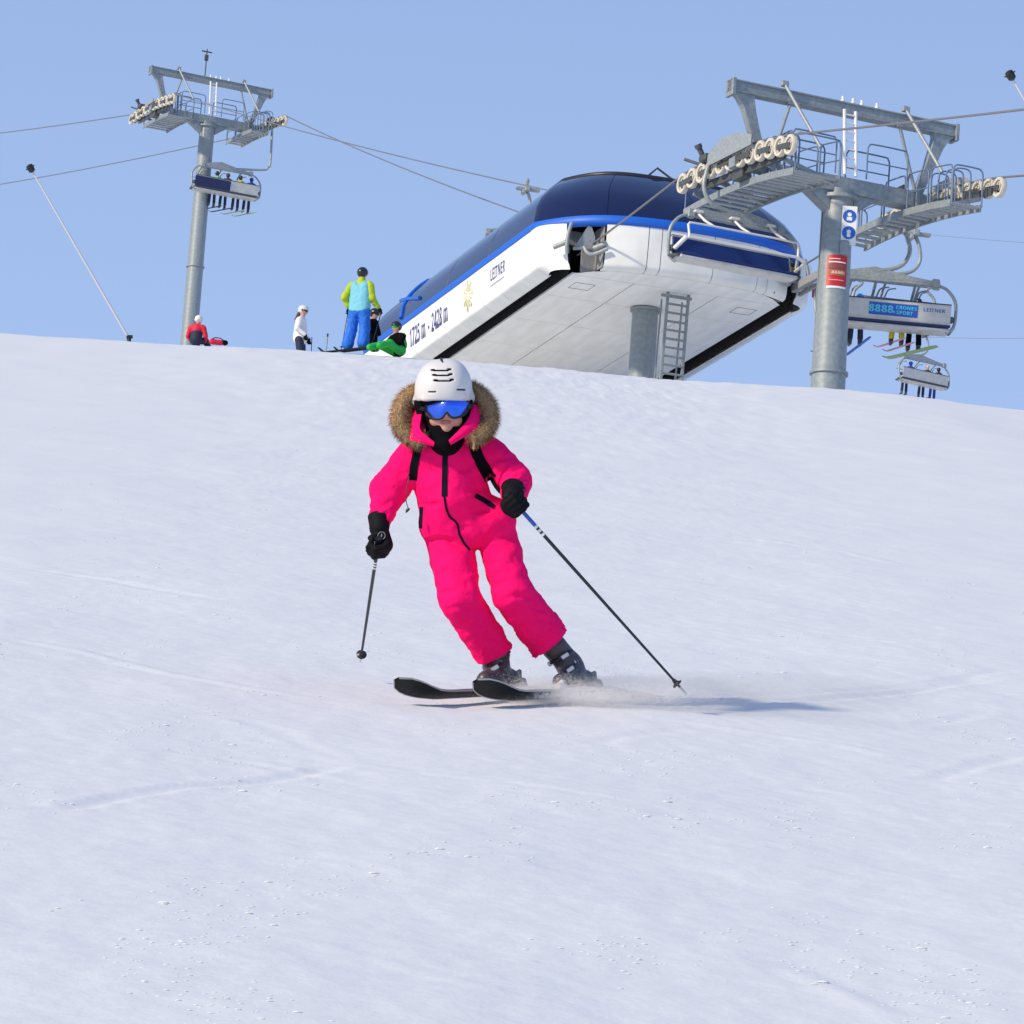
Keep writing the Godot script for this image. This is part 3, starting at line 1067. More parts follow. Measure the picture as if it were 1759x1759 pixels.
func build_spray() -> void:
	var frame := Transform3D(Basis.from_euler(Vector3(deg_to_rad(12.3), 0, deg_to_rad(4.05))), Vector3(-0.041, 5.67, -22.86))
	var puffs := [
		[w(935, 1190, -0.14), Vector3(0.40, 0.16, 0.3), 2.2], [w(985, 1198, -0.1), Vector3(0.50, 0.12, 0.4), 3.0],
		[w(1040, 1196, -0.1), Vector3(0.75, 0.14, 0.5), 2.2], [w(1090, 1200, -0.3), Vector3(0.7, 0.12, 0.5), 0.9],
		[w(1060, 1180, -0.45), Vector3(0.8, 0.26, 0.5), 0.8], [w(900, 1192, 0.0), Vector3(0.32, 0.10, 0.3), 2.2],
		[w(1240, 1190, -0.5), Vector3(1.2, 0.26, 0.8), 0.35], [w(1180, 1150, -0.6), Vector3(1.0, 0.36, 0.6), 0.18],
		[w(845, 1194, 0.02), Vector3(0.3, 0.05, 0.2), 2.0],
	]
	var t := thing("snow_spray", "loose powder snow thrown up behind the skier's boots", "snow spray", frame)
	t.set_meta("kind", "stuff")
	for q in [[w(985, 1190, -0.18), Vector3(0.62, 0.18, 0.4), 0.5], [w(930, 1194, -0.05), Vector3(0.5, 0.12, 0.3), 0.5], [w(1110, 1196, -0.3), Vector3(1.3, 0.18, 0.7), 0.55], [w(1250, 1200, -0.3), Vector3(2.0, 0.24, 0.9), 0.35]]:
		var fog := FogVolume.new()
		fog.name = "snow_mist"
		fog.shape = RenderingServer.FOG_VOLUME_SHAPE_ELLIPSOID
		fog.size = q[1]
		var fm := FogMaterial.new()
		fm.density = q[2]
		fm.albedo = lin(0.99, 0.99, 1.0)
		fog.material = fm
		t.add_child(fog, true)
		fog.position = q[0]
	var bit := Shape.new()
	for a in [Vector3(0, 0, 1)]:
		bit.tri(Vector3(-1, -0.6, -0.5), Vector3(1, -0.6, -0.5), Vector3(0, -0.6, 1))
		bit.tri(Vector3(-1, -0.6, -0.5), Vector3(0, 1, 0), Vector3(1, -0.6, -0.5))
		bit.tri(Vector3(1, -0.6, -0.5), Vector3(0, 1, 0), Vector3(0, -0.6, 1))
		bit.tri(Vector3(0, -0.6, 1), Vector3(0, 1, 0), Vector3(-1, -0.6, -0.5))
	var mm := MultiMesh.new()
	mm.transform_format = MultiMesh.TRANSFORM_3D
	mm.mesh = bit.mesh()
	var list := []
	for i in 85000:
		var q: Array = puffs[[0, 0, 1, 1, 1, 2, 2, 2, 3, 3, 4, 5][rng.randi() % 12]]
		var o := Vector3(rng.randfn(0, 0.30), rng.randfn(0, 0.24), rng.randfn(0, 0.25))
		var r := rng.randf_range(0.0005, 0.0011)
		var b := Basis.from_euler(Vector3(rng.randf() * TAU, rng.randf() * TAU, 0)).scaled(Vector3(r * 1.8, r, r))
		list.append(Transform3D(b, q[0] + o * q[1]))
	mm.instance_count = list.size()
	for i in list.size(): mm.set_instance_transform(i, list[i])
	var mi := MultiMeshInstance3D.new()
	mi.name = "snow_grains"
	mi.multimesh = mm
	mi.material_override = M.snow_grain
	mi.set_meta("kind", "stuff")
	t.add_child(mi)

func build_clods() -> void:
	var s := Shape.new()
	var f := Body.new()
	f.noise = fine_noise
	f.ball(Vector3.ZERO, Vector3(1, 0.7, 1), 0.1)
	f.ball(Vector3(0.5, 0.1, 0.3), Vector3(0.6, 0.6, 0.6), 0.2)
	var mm := MultiMesh.new()
	mm.transform_format = MultiMesh.TRANSFORM_3D
	mm.mesh = f.mesh(Vector3.ONE * -1.6, Vector3.ONE * 1.6, 0.4)
	var list := []
	for i in 16000:
		var d := 10.5 + 50.0 * pow(rng.randf(), 1.7)
		var x := rng.randf_range(-0.13, 0.13) * d
		if fine_noise.get_noise_2d(x * 1.1, d * 0.3) + rng.randf_range(-0.12, 0.12) < 0.26: continue
		var z := -d
		var r := rng.randf_range(0.002, 0.005) if rng.randf() < 0.96 else rng.randf_range(0.005, 0.010)
		var y := ground(x, z) + snow_detail(x, z) + track_relief(x, z)
		list.append(Transform3D(Basis.from_euler(Vector3(0, rng.randf() * TAU, 0)).scaled(Vector3(r * 1.9, r * 0.55, r * 1.6)), Vector3(x, y + r * 0.05, z)))
	mm.instance_count = list.size()
	for i in list.size(): mm.set_instance_transform(i, list[i])
	var mi := MultiMeshInstance3D.new()
	mi.name = "snow_clods"
	mi.multimesh = mm
	mi.material_override = M.snow_clod
	add_child(mi)
	tag(mi, "small loose lumps of snow scattered over the piste", "snow", "", "stuff")

# ---------------------------------------------------------------- lift towers
func hoop(s: Shape, a: Vector3, b: Vector3, high: float, mid := true, r := 0.024) -> void:   # a rail bent like an upturned U from a to b
	var up := Vector3.UP * high
	var c := (b - a).normalized() * minf(0.18, a.distance_to(b) * 0.3)
	s.tube(spline([a, a + up * 0.5, a + up - Vector3.UP * 0.18, a + up - Vector3.UP * 0.05 + c * 0.3, a + up + c, b + up - c, b + up - Vector3.UP * 0.05 - c * 0.3, b + up - Vector3.UP * 0.18, b + up * 0.5, b], 3), r, 6)
	if mid: s.tube([a + up * 0.5, b + up * 0.5], r * 0.8, 6)

func rope_y(z: float) -> float:        # height of the rope over the sheaves, a breakover
	return 0.5 - 0.066 * z - 0.0157 * z * z

func lift_tower(label: String, at: Vector3, yaw: float, foot: float, signs: bool, lean: float) -> Node3D:
	var top := xf(at, yaw)
	top.basis = top.basis * Basis(Vector3.BACK, deg_to_rad(lean))
	var t := thing("lift_tower", label, "lift tower", top, "chairlift towers")
	var steel: Material = M.galvanised
	var s := Shape.new()
	var low := foot - at.y - 0.4
	s.tube([Vector3(0, low, 0), Vector3(0, low * 0.5, 0), Vector3(0, -0.1, 0)], [0.50, 0.455, 0.41], 28)
	var pole := put("pole", s.mesh(), steel, t)
	for q in ([0.36, 0.56] if not signs else [0.75]):
		s = Shape.new()
		var r := lerpf(0.41, 0.50, q)
		s.lathe(Transform3D(Basis.IDENTITY, Vector3(0, low * q, 0)), [Vector2(r - 0.02, -0.05), Vector2(r + 0.07, -0.04), Vector2(r + 0.07, 0.04), Vector2(r - 0.02, 0.05)], 28)
		put("flange", s.mesh(), steel, pole)
	s = Shape.new()
	for k in 26:
		s.bar(Vector3(-0.24, -0.6 - k * 0.42, -0.48), Vector3(0.24, -0.6 - k * 0.42, -0.48), 0.03, 0.03)
	s.bar(Vector3(-0.24, -0.4, -0.48), Vector3(-0.24, -11.5, -0.6), 0.05, 0.05)
	s.bar(Vector3(0.24, -0.4, -0.48), Vector3(0.24, -11.5, -0.6), 0.05, 0.05)
	put("pole_ladder", s.mesh(), steel, t)
	# crossarm and pole head
	s = Shape.new()
	s.box(xf(Vector3(0, 0.02, 0)), Vector3(4.6, 0.46, 0.56), 0.02)
	for sd in [-1, 1]:
		s.box(xf(Vector3(sd * 2.35, 0.05, 0)), Vector3(0.12, 0.6, 0.7), 0.01)
		s.box(xf(Vector3(sd * 2.9, 0.1, 0)), Vector3(1.1, 0.3, 0.36), 0.02)
		s.quad(Vector3(sd * 0.4, -0.75, -0.2 * sd), Vector3(sd * 1.2, -0.205, -0.2 * sd), Vector3(sd * 1.2, -0.205, 0.2 * sd), Vector3(sd * 0.4, -0.75, 0.2 * sd))
		s.quad(Vector3(sd * 0.38, -0.75, 0.2), Vector3(sd * 1.2, -0.2, 0.2), Vector3(sd * 1.2, -0.19, 0.2), Vector3(sd * 0.38, -0.19, 0.2))
		s.quad(Vector3(sd * 0.38, -0.75, -0.2), Vector3(sd * 1.2, -0.2, -0.2), Vector3(sd * 1.2, -0.19, -0.2), Vector3(sd * 0.38, -0.19, -0.2))
	s.lathe(Transform3D(Basis.IDENTITY, Vector3(0, -0.32, 0)), [Vector2(0.3, -0.08), Vector2(0.56, -0.07), Vector2(0.56, 0.03), Vector2(0.3, 0.09)], 28)
	put("crossarm", s.mesh(), steel, t)
	# gantry: beam on two raking posts with braces
	s = Shape.new()
	s.box(xf(Vector3(0, 2.3, 0)), Vector3(7.3, 0.32, 0.26), 0.015)
	s.box(xf(Vector3(0, 2.46, 0)), Vector3(7.3, 0.05, 0.36), 0.01)
	s.box(xf(Vector3(0, 2.15, 0)), Vector3(7.3, 0.05, 0.36), 0.01)
	for sd in [-1, 1]:
		s.box(xf(Vector3(sd * 3.6, 2.26, 0)), Vector3(0.1, 0.5, 0.46), 0.01)
	var beam := put("gantry_beam", s.mesh(), steel, t)
	for x in [-0.05, 0.28, 0.56, 1.05]:
		s = Shape.new()
		s.lathe(Transform3D(Basis.IDENTITY, Vector3(x, 2.48, 0)), [Vector2(0.06, 0), Vector2(0.06, 0.1), Vector2(0.04, 0.13), Vector2(0.04, 0.2), Vector2(0, 0.21)], 10)
		put("beam_fitting", s.mesh(), M.white_paint, beam)
	for sd in [-1.0, 1.0]:
		s = Shape.new()
		var rows := []
		var far := [[3.25, 2.16, 0.75], [3.15, 2.0, 0.5], [3.02, 1.7, 0.36], [2.85, 1.2, 0.30], [2.62, 0.6, 0.26], [2.45, 0.15, 0.26]]
		for q in far:
			var x: float = q[0]; var y: float = q[1]; var hw: float = q[2] / 2
			var row := [Vector3(sd * (x - hw), y, 0.13), Vector3(sd * (x + hw), y, 0.13), Vector3(sd * (x + hw), y, -0.13), Vector3(sd * (x - hw), y, -0.13)]
			rows.append(row)
		for i in rows.size() - 1:
			for j in 4:
				var a: Vector3 = rows[i][j]; var b: Vector3 = rows[i][(j + 1) % 4]
				var c: Vector3 = rows[i + 1][(j + 1) % 4]; var d: Vector3 = rows[i + 1][j]
				if sd > 0: s.quad(d, c, b, a)
				else: s.quad(a, b, c, d)
		put("gantry_post", s.mesh(), steel, t)
		for q in [[Vector3(sd * 1.75, 2.15, 0.1), Vector3(sd * 2.3, 0.3, 0.2), 0.05], [Vector3(sd * 1.95 - 0.1, 2.6, 0.25), Vector3(sd * 1.95 + 0.5, 0.55, 1.5), 0.055]]:
			s = Shape.new()
			s.tube([q[0], q[1]], q[2], 8)
			s.box(xf(q[0]), Vector3(0.22, 0.16, 0.16), 0.02)
			put("brace", s.mesh(), steel if q[2] < 0.052 else M.light_steel, t)
	# ladder from the crossarm to the beam
	s = Shape.new()
	for x in [-0.12, 0.24]: s.tube([Vector3(x, 0.25, 0.5), Vector3(x - 0.02, 2.2, 0.3)], 0.05, 8)
	for k in 7: s.tube([Vector3(-0.13, 0.5 + k * 0.26, 0.48 - k * 0.025), Vector3(0.24, 0.5 + k * 0.26, 0.48 - k * 0.025)], 0.025, 6)
	put("ladder", s.mesh(), M.white_paint, t)
	# rails of the middle platform
	for q in [[Vector3(-1.7, 0.25, -0.45), Vector3(-0.3, 0.25, -0.45)], [Vector3(0.4, 0.25, -0.45), Vector3(1.8, 0.25, -0.45)], [Vector3(-1.8, 0.25, 0.45), Vector3(-0.4, 0.25, 0.45)], [Vector3(0.6, 0.25, 0.45), Vector3(1.9, 0.25, 0.45)], [Vector3(-1.75, 0.25, -0.4), Vector3(-1.75, 0.25, 0.35)]]:
		s = Shape.new()
		hoop(s, q[0], q[1], 1.05)
		put("guard_rail", s.mesh(), M.rail_blue, t)
	# one sheave train and one walkway on each side
	var wheel := Shape.new()
	var across := Transform3D(Basis(Vector3.BACK, PI / 2), Vector3.ZERO)
	wheel.lathe(across, [Vector2(0.15, 0.012), Vector2(0.205, 0.012), Vector2(0.21, 0.07), Vector2(0.285, 0.075), Vector2(0.30, 0.03), Vector2(0.30, -0.03), Vector2(0.285, -0.075), Vector2(0.21, -0.07), Vector2(0.205, -0.012), Vector2(0.15, -0.012)].map(func(q): return Vector2(q.x, -q.y)), 20)
	var wheel_mesh := wheel.mesh()
	var hub := Shape.new()
	hub.lathe(across, [Vector2(0, -0.07), Vector2(0.075, -0.065), Vector2(0.09, -0.03), Vector2(0.09, 0.03), Vector2(0.075, 0.065), Vector2(0, 0.07)], 14)
	for k in 3:
		var a := TAU * k / 3 + 0.4
		hub.bar(Vector3(0, cos(a) * 0.06, sin(a) * 0.06), Vector3(0, cos(a) * 0.21, sin(a) * 0.21), 0.035, 0.085)
	var hub_mesh := hub.mesh()
	var dark := Shape.new()
	dark.lathe(across, [Vector2(0, -0.006), Vector2(0.2, -0.006), Vector2(0.2, 0.006), Vector2(0, 0.006)], 18)
	var dark_mesh := dark.mesh()
	for sd in [-1.0, 1.0]:
		var x: float = sd * 3.3
		for k in 12:
			var z := -3.3 + k * 0.6
			var o := Node3D.new()
			o.name = "sheave"
			t.add_child(o, true)
			o.position = Vector3(x, rope_y(z) - 0.27, z)
			put("liner_ring", wheel_mesh, M.sheave_cream, o)
			put("hub", hub_mesh, M.sheave_cream, o)
			put("web", dark_mesh, M.dark_steel, o)
		s = Shape.new()
		for k in 6:
			var z0 := -3.3 + k * 1.2
			for side in [-0.09, 0.09]:
				s.bar(Vector3(x + side, rope_y(z0) - 0.3, z0 - 0.08), Vector3(x + side, rope_y(z0 + 0.6) - 0.3, z0 + 0.68), 0.02, 0.15)
		for k in 3:
			var z0 := -3.0 + k * 2.4
			s.bar(Vector3(x - sd * 0.13, rope_y(z0) - 0.42, z0 - 0.1), Vector3(x - sd * 0.13, rope_y(z0 + 1.2) - 0.42, z0 + 1.3), 0.05, 0.22)
		s.bar(Vector3(x - sd * 0.2, rope_y(-2.4) - 0.56, -2.6), Vector3(x - sd * 0.2, rope_y(2.4) - 0.50, 2.6), 0.09, 0.22)
		s.box(xf(Vector3(x - sd * 0.2, -0.1, 0)), Vector3(0.3, 0.5, 0.6), 0.02)
		put("sheave_frame", s.mesh(), M.dark_steel, t)
		# catcher plate and trip fittings above
		s = Shape.new()
		var plate := []
		for q in ([[-1.4, 0.62], [-1.0, 0.82], [-0.5, 0.92], [0.2, 0.9], [0.8, 0.76], [1.3, 0.58]] if signs else [[-0.6, 0.5], [0.6, 0.5]]): plate.append(Vector2(q[0], q[1]))
		var px: float = x + sd * 0.2
		for i in plate.size() - 1:
			var a: Vector2 = plate[i]; var b: Vector2 = plate[i + 1]
			for side in [0.015, -0.015]:
				var q := [Vector3(px + side, 0.3, a.x), Vector3(px + side, 0.3, b.x), Vector3(px + side, b.y, b.x), Vector3(px + side, a.y, a.x)]
				if side > 0: q.reverse()
				s.quad(q[0], q[1], q[2], q[3])
			s.quad(Vector3(px - 0.015, a.y, a.x), Vector3(px - 0.015, b.y, b.x), Vector3(px + 0.015, b.y, b.x), Vector3(px + 0.015, a.y, a.x))
		put("catcher_plate", s.mesh(), M.light_steel, t)
		s = Shape.new()
		s.tube([Vector3(x + 0.1, 0.5, -2.0), Vector3(x - 0.2, 0.98, -2.0)], 0.08, 10)
		s.tube([Vector3(x - 0.2, 0.98, -2.0), Vector3(x - 0.26, 1.08, -2.0)], 0.11, 10)
		s.tube([Vector3(x + 0.1, 0.6, -2.3), Vector3(x - 0.3, 0.8, -2.7)], 0.045, 8)
		s.box(xf(Vector3(x, 0.66, -1.8)), Vector3(0.4, 0.2, 0.45), 0.04)
		put("rope_sensor", s.mesh(), M.dark_steel, t)
		# walkway of slats
		var inner: float = sd * (1.55 if sd < 0 else 2.0)
		var outer: float = sd * 2.95
		var mid: float = (inner + outer) / 2
		var z_from: float = -3.8 if signs else -2.2
		var z_long: float = 6.75 if signs else 4.0
		for k in (17 if signs else 10):
			var z := z_from + 0.1 + k * 0.41
			s = Shape.new()
			s.box(xf(Vector3(mid, rope_y(z) - 0.92, z)), Vector3(absf(outer - inner), 0.05, 0.19), 0.008)
			put("walkway_slat", s.mesh(), M.light_steel, t)
		for q in [inner, outer]:
			s = Shape.new()
			for k in 6:
				var z := z_from - 0.05 + k * z_long / 6.0
				s.bar(Vector3(q, rope_y(z) - 0.92, z), Vector3(q, rope_y(z + z_long / 6.0) - 0.92, z + z_long / 6.0), 0.06, 0.2)
			put("walkway_frame", s.mesh(), steel, t)
		for z in ([-3.0, -1.5, 1.5, 2.6] if signs else [-1.5, 1.3]):
			s = Shape.new()
			s.bar(Vector3(x - sd * 0.2, rope_y(z) - 0.6, z), Vector3(inner, rope_y(z) - 0.98, z), 0.09, 0.12)
			put("walkway_bracket", s.mesh(), steel, t)
		for k in (5 if signs else 3):
			var z := z_from + 0.1 + k * 1.35
			s = Shape.new()
			hoop(s, Vector3(inner, rope_y(z) - 0.9, z), Vector3(inner, rope_y(z + 1.2) - 0.9, z + 1.2), 1.1)
			put("guard_rail", s.mesh(), M.rail_blue, t)
		for z in [z_from, z_from + z_long]:
			s = Shape.new()
			hoop(s, Vector3(inner, rope_y(z) - 0.9, z), Vector3(outer, rope_y(z) - 0.9, z), 1.1, false)
			put("guard_rail", s.mesh(), M.rail_blue, t)
		for k in 4:
			s = Shape.new()
			var z := 0.9 + k * 0.42
			hoop(s, Vector3(outer - sd * 0.5, rope_y(z) - 0.9, z), Vector3(outer, rope_y(z) - 0.9, z + 0.1), 1.15, false)
			put("guard_rail", s.mesh(), M.rail_blue, t)
	if signs:
		s = Shape.new()
		var face := Vector3(0.1, 0, 1).normalized()
		s.box(xf(Vector3(0.10, -1.22, 0.52), -24), Vector3(0.42, 1.14, 0.02), 0.004)
		var plate := put("sign_plate", s.mesh(), M.white_paint, t)
		for k in 2:
			s = Shape.new()
			var b := Basis(Vector3.UP, deg_to_rad(-24)) * Basis(Vector3.RIGHT, PI / 2)
			s.lathe(Transform3D(b, Vector3(0.096, -0.95 - k * 0.48, 0.531)), [Vector2(0.19, 0), Vector2(0.19, 0.008), Vector2(0, 0.008)], 28)
			put("round_sign", s.mesh(), M.sign_blue, plate)
			s = Shape.new()
			var b2 := Basis(Vector3.UP, deg_to_rad(-24))
			var c := Vector3(0.091, -0.95 - k * 0.48, 0.541)
			var tb := Transform3D(b2, c)
			s.lathe(Transform3D(b, tb * Vector3(0, 0.05 - 0.02 * k, 0)), [Vector2(0.06, 0), Vector2(0.06, 0.004), Vector2(0, 0.004)], 16)
			s.box(tb * xf(Vector3(0, -0.075, 0.002)), Vector3(0.15 - 0.05 * k, 0.10, 0.004))
			put("pictogram", s.mesh(), M.white_paint, plate)
		s = Shape.new()
		s.box(xf(Vector3(0.0, -1.88, 0.5), -20), Vector3(0.26, 0.42, 0.16), 0.04)
		put("junction_box", s.mesh(), steel, t)
		var rows := []
		for k in 9:
			var a := deg_to_rad(lerpf(-58, 20, k / 8.0))
			rows.append([Vector3(sin(a) * 0.452, -2.98, cos(a) * 0.456), Vector3(sin(a) * 0.452, -2.10, cos(a) * 0.452)])
		s = Shape.new()
		var flip := []
		for r in rows: flip.append([r[1], r[0]])
		s.grid(flip, 0.01)
		var red := put("warning_sign", s.mesh(), M.sign_red, t)
		red.set_meta("label", "red warning notice wrapped round the pole")
		var put_patch := func(a0: float, a1: float, y0: float, y1: float, m: Material):
			var rr := []
			for k in 7:
				var a := deg_to_rad(lerpf(a0, a1, k / 6.0))
				rr.append([Vector3(sin(a) * 0.463, y1, cos(a) * 0.463), Vector3(sin(a) * 0.466, y0, cos(a) * 0.466)])
			var sh := Shape.new()
			sh.grid(rr, 0.003)
			put("sign_print", sh.mesh(), m, red)
		put_patch.call(-49, -9, -2.220, -2.200, M.white_paint)
		put_patch.call(-51, 13, -2.320, -2.285, M.white_paint)
		put_patch.call(-51, 13, -2.500, -2.360, M.sign_dark)
		put_patch.call(-49, 13, -2.700, -2.520, M.sign_brown)
		put_patch.call(-39, 9, -2.640, -2.560, M.sign_cream)
		put_patch.call(-47, 7, -2.840, -2.810, M.sign_pink)
		put_patch.call(-55, 17, -3.060, -3.000, M.white_paint)
	# mast with wind vane
	if not signs:
		s = Shape.new()
		s.tube([Vector3(-0.4, 2.4, 0), Vector3(-0.4, 4.1, 0)], 0.035, 6)
		s.box(xf(Vector3(-0.4, 3.6, 0)), Vector3(0.22, 0.35, 0.1), 0.02)
		s.tube([Vector3(-0.7, 3.95, 0), Vector3(-0.1, 3.95, 0)], 0.04, 6)
		put("wind_gauge", s.mesh(), M.dark_steel, t)
	return t

func cable(label: String, pts: Array, r: float, group: String) -> void:
	var s := Shape.new()
	s.tube(pts, r, 6)
	var o := put("haul_rope", s.mesh(), M.rope, self)
	tag(o, label, "rope", group)

func sag(a: Vector3, b: Vector3, drop: float) -> Array:
	var out := []
	for i in 17:
		var u := i / 16.0
		out.append(a.lerp(b, u) - Vector3.UP * drop * 4.0 * u * (1.0 - u))
	return out

# ---------------------------------------------------------------- chairs
func lift_chair(label: String, at: Vector3, yaw: float, from_front: bool, look: Dictionary) -> Node3D:
	# origin at the grip on the rope; x across; the riders face -z
	var t := thing("lift_chair", label, "lift chair", xf(at, yaw), "chairs hanging on the lift")
	var half: float = look.get("half", 2.0)
	var sx: float = look.get("shift", 0.0)
	var body := Transform3D(Basis.from_scale(Vector3(1, 0.86, 1)), Vector3(sx, -1.66 * 0.14, 0))
	var hang: float = look.get("hang", 0.0)
	body.origin.y -= hang
	chair_shift[t] = Vector2(sx, -2.90 - hang)
	var s := Shape.new()
	s.box(xf(Vector3(0, 0.0, 0)), Vector3(0.22, 0.24, 0.55), 0.04)
	s.box(xf(Vector3(-0.12, -0.12, 0)), Vector3(0.14, 0.2, 0.35), 0.03)
	if look.has("tee"):
		s.box(xf(Vector3(0.05, 0.0, 0)), Vector3(0.95, 0.13, 0.2), 0.03)
		s.lathe(Transform3D(Basis.IDENTITY, Vector3(0, 0.34, 0)), [Vector2(0, -0.24), Vector2(0.04, -0.2), Vector2(0.1, 0.0), Vector2(0.06, 0.1), Vector2(0, 0.11)], 10)
	put("rope_grip", s.mesh(), M.light_steel if look.has("tee") else M.dark_steel, t)
	s = Shape.new()
	s.tube(spline([Vector3(0.0, -0.05, 0), Vector3(0.14, -0.35, 0), Vector3(0.22, -0.72 - hang, 0.0), Vector3(0.10, -1.05 - hang, 0), Vector3(-0.16, -1.25 - hang, 0), Vector3(-0.4 + sx * 0.6, -1.36 - absf(sx) * 0.06 - hang, 0)], 6), 0.065, 10)
	put("hanger", s.mesh(), M.light_steel, t)
	s = Shape.new()
	var web := [[-1.42, -1.52], [-0.9, -1.38], [-0.35, -1.27], [0.2, -1.38], [0.9, -1.5], [1.42, -1.56]]
	for i in web.size() - 1:
		var a := Vector2(web[i][0], web[i][1]); var b := Vector2(web[i + 1][0], web[i + 1][1])
		for z in [0.05, -0.05]:
			var q := [Vector3(a.x, -1.62, z), Vector3(b.x, -1.62, z), Vector3(b.x, b.y, z), Vector3(a.x, a.y, z)]
			if z < 0: q.reverse()
			s.quad(q[0], q[1], q[2], q[3])
		s.quad(Vector3(a.x, a.y, 0.05), Vector3(b.x, b.y, 0.05), Vector3(b.x, b.y, -0.05), Vector3(a.x, a.y, -0.05))
		s.quad(Vector3(a.x, -1.62, -0.05), Vector3(b.x, -1.62, -0.05), Vector3(b.x, -1.62, 0.05), Vector3(a.x, -1.62, 0.05))
	s.tube([Vector3(-1.5, -1.66, 0), Vector3(1.5, -1.66, 0)], 0.06, 10)
	s.box(xf(Vector3(1.42, -1.62, 0)), Vector3(0.24, 0.26, 0.2), 0.04)
	s.box(xf(Vector3(-1.42, -1.62, 0)), Vector3(0.24, 0.26, 0.2), 0.04)
	put("carrier_beam", s.mesh(), M.light_steel, t, Transform3D(Basis.IDENTITY, Vector3(sx, -hang, 0)))
	for sd in [-1.0, 1.0]:
		s = Shape.new()
		s.tube(spline([Vector3(sd * 1.45, -1.66, 0), Vector3(sd * (half - 0.25), -1.78, 0), Vector3(sd * half, -2.15, 0.02), Vector3(sd * (half + 0.04), -2.6, 0.05), Vector3(sd * (half - 0.02), -3.1, 0.1), Vector3(sd * (half - 0.22), -3.32, 0.05)], 6), 0.05, 10)
		put("side_frame", s.mesh(), M.light_steel, t, body)
	var wide := half * 2 - 0.25
	# the seat, a shell with pads
	s = Shape.new()
	s.box(xf(Vector3(0, -3.22, -0.14)), Vector3(wide, 0.14, 0.6), 0.05)
	put("seat_pan", s.mesh(), M.chair_white, t, body)
	s = Shape.new()
	s.box(xf(Vector3(0, -3.12, -0.18)), Vector3(wide - 0.04, 0.08, 0.56), 0.03)
	put("seat_pad", s.mesh(), M.chair_blue, t, body)
	var bt := Transform3D(Basis(Vector3.RIGHT, deg_to_rad(8)), Vector3(0, -2.78, 0.2))
	s = Shape.new()
	s.box(bt, Vector3(wide, 0.72, 0.05), 0.02)
	s.box(bt * xf(Vector3(0, 0.37, -0.03)), Vector3(wide, 0.05, 0.1), 0.02)
	s.box(bt * xf(Vector3(0, -0.24, 0.03)), Vector3(wide, 0.04, 0.03), 0.012)
	put("backrest_shell", s.mesh(), M.chair_white, t, body)
	s = Shape.new()
	s.box(bt * xf(Vector3(0, 0.01, -0.055)), Vector3(wide - 0.05, 0.68, 0.05), 0.02)
	put("backrest_pad", s.mesh(), M.chair_blue, t, body)
	s = Shape.new()
	s.box(bt * xf(Vector3(0, -0.325, 0.02)), Vector3(wide + 0.01, 0.09, 0.04), 0.01)
	s.box(bt * xf(Vector3(0, 0.405, -0.02)), Vector3(wide + 0.01, 0.035, 0.1), 0.01)
	put("trim", s.mesh(), M.chair_navy if look.get("trim", true) else M.dark_steel, t, body)
	for sd in [-1.0, 1.0]:
		s = Shape.new()
		s.box(xf(Vector3(sd * (half - 0.1), -2.85, 0.1)), Vector3(0.14, 0.2, 0.2), 0.03)
		s.tube([Vector3(sd * (half - 0.08), -3.2, -0.4), Vector3(sd * (half - 0.02), -3.12, 0.1)], 0.05, 8)
		put("hinge", s.mesh(), M.dark_steel, t, body)
	# the restraint bar with its three drops
	s = Shape.new()
	if from_front:
		var y := -2.62
		var z := -0.62
		s.tube([Vector3(-half + 0.25, y, z), Vector3(half - 0.25, y, z)], 0.05, 8)
		s.tube([Vector3(-half + 0.28, y, z), Vector3(-half + 0.25, -2.2, z * 0.9), Vector3(-half + 0.3, -2.12, z * 0.9), Vector3(-half + 0.9, -2.1, z * 0.9)], 0.038, 8)
		s.tube([Vector3(half - 0.28, y, z), Vector3(half - 0.25, -2.2, z * 0.9), Vector3(half - 0.3, -2.12, z * 0.9), Vector3(half - 0.9, -2.1, z * 0.9)], 0.038, 8)
		s.tube([Vector3(-half + 0.9, -2.1, z * 0.9), Vector3(half - 0.9, -2.1, z * 0.9)], 0.038, 8)
		for x in [-1.05, 0.1, 1.25]:
			s.tube([Vector3(x - 0.3, -2.1, z * 0.9), Vector3(x - 0.1, -1.9, z * 0.6), Vector3(x, -1.6, -0.1)], 0.042, 8)
			s.box(xf(Vector3(x, -1.55, -0.12)), Vector3(0.28, 0.09, 0.16), 0.02)
		s.tube([Vector3(-half + 0.05, -2.75, z), Vector3(-half + 0.3, y, z)], 0.06, 8)
		s.tube([Vector3(half - 0.05, -2.95, z * 0.3), Vector3(half - 0.2, y, z)], 0.07, 8)
		s.tube([Vector3(-half + 0.02, -2.75, z), Vector3(-half + 0.02, -2.9, 0.05)], 0.05, 8)
	else:
		for x in [-1.45, -0.3, 0.85]:
			s.tube([Vector3(x, -1.7, -0.1), Vector3(x, -1.92, -0.5), Vector3(x - 0.03, -2.12, -0.55)], 0.045, 8)
			s.tube(spline([Vector3(x + 0.42, -1.78, -0.3), Vector3(x + 0.2, -1.82, -0.4), Vector3(x + 0.12, -2.0, -0.5), Vector3(x + 0.02, -2.4, -0.6)], 4), 0.028, 6)
		s.tube([Vector3(-half + 0.2, -2.3, -0.62), Vector3(half - 0.2, -2.3, -0.62)], 0.022, 6)
	put("restraint_bar", s.mesh(), M.chair_bar if from_front else M.light_steel, t, body)
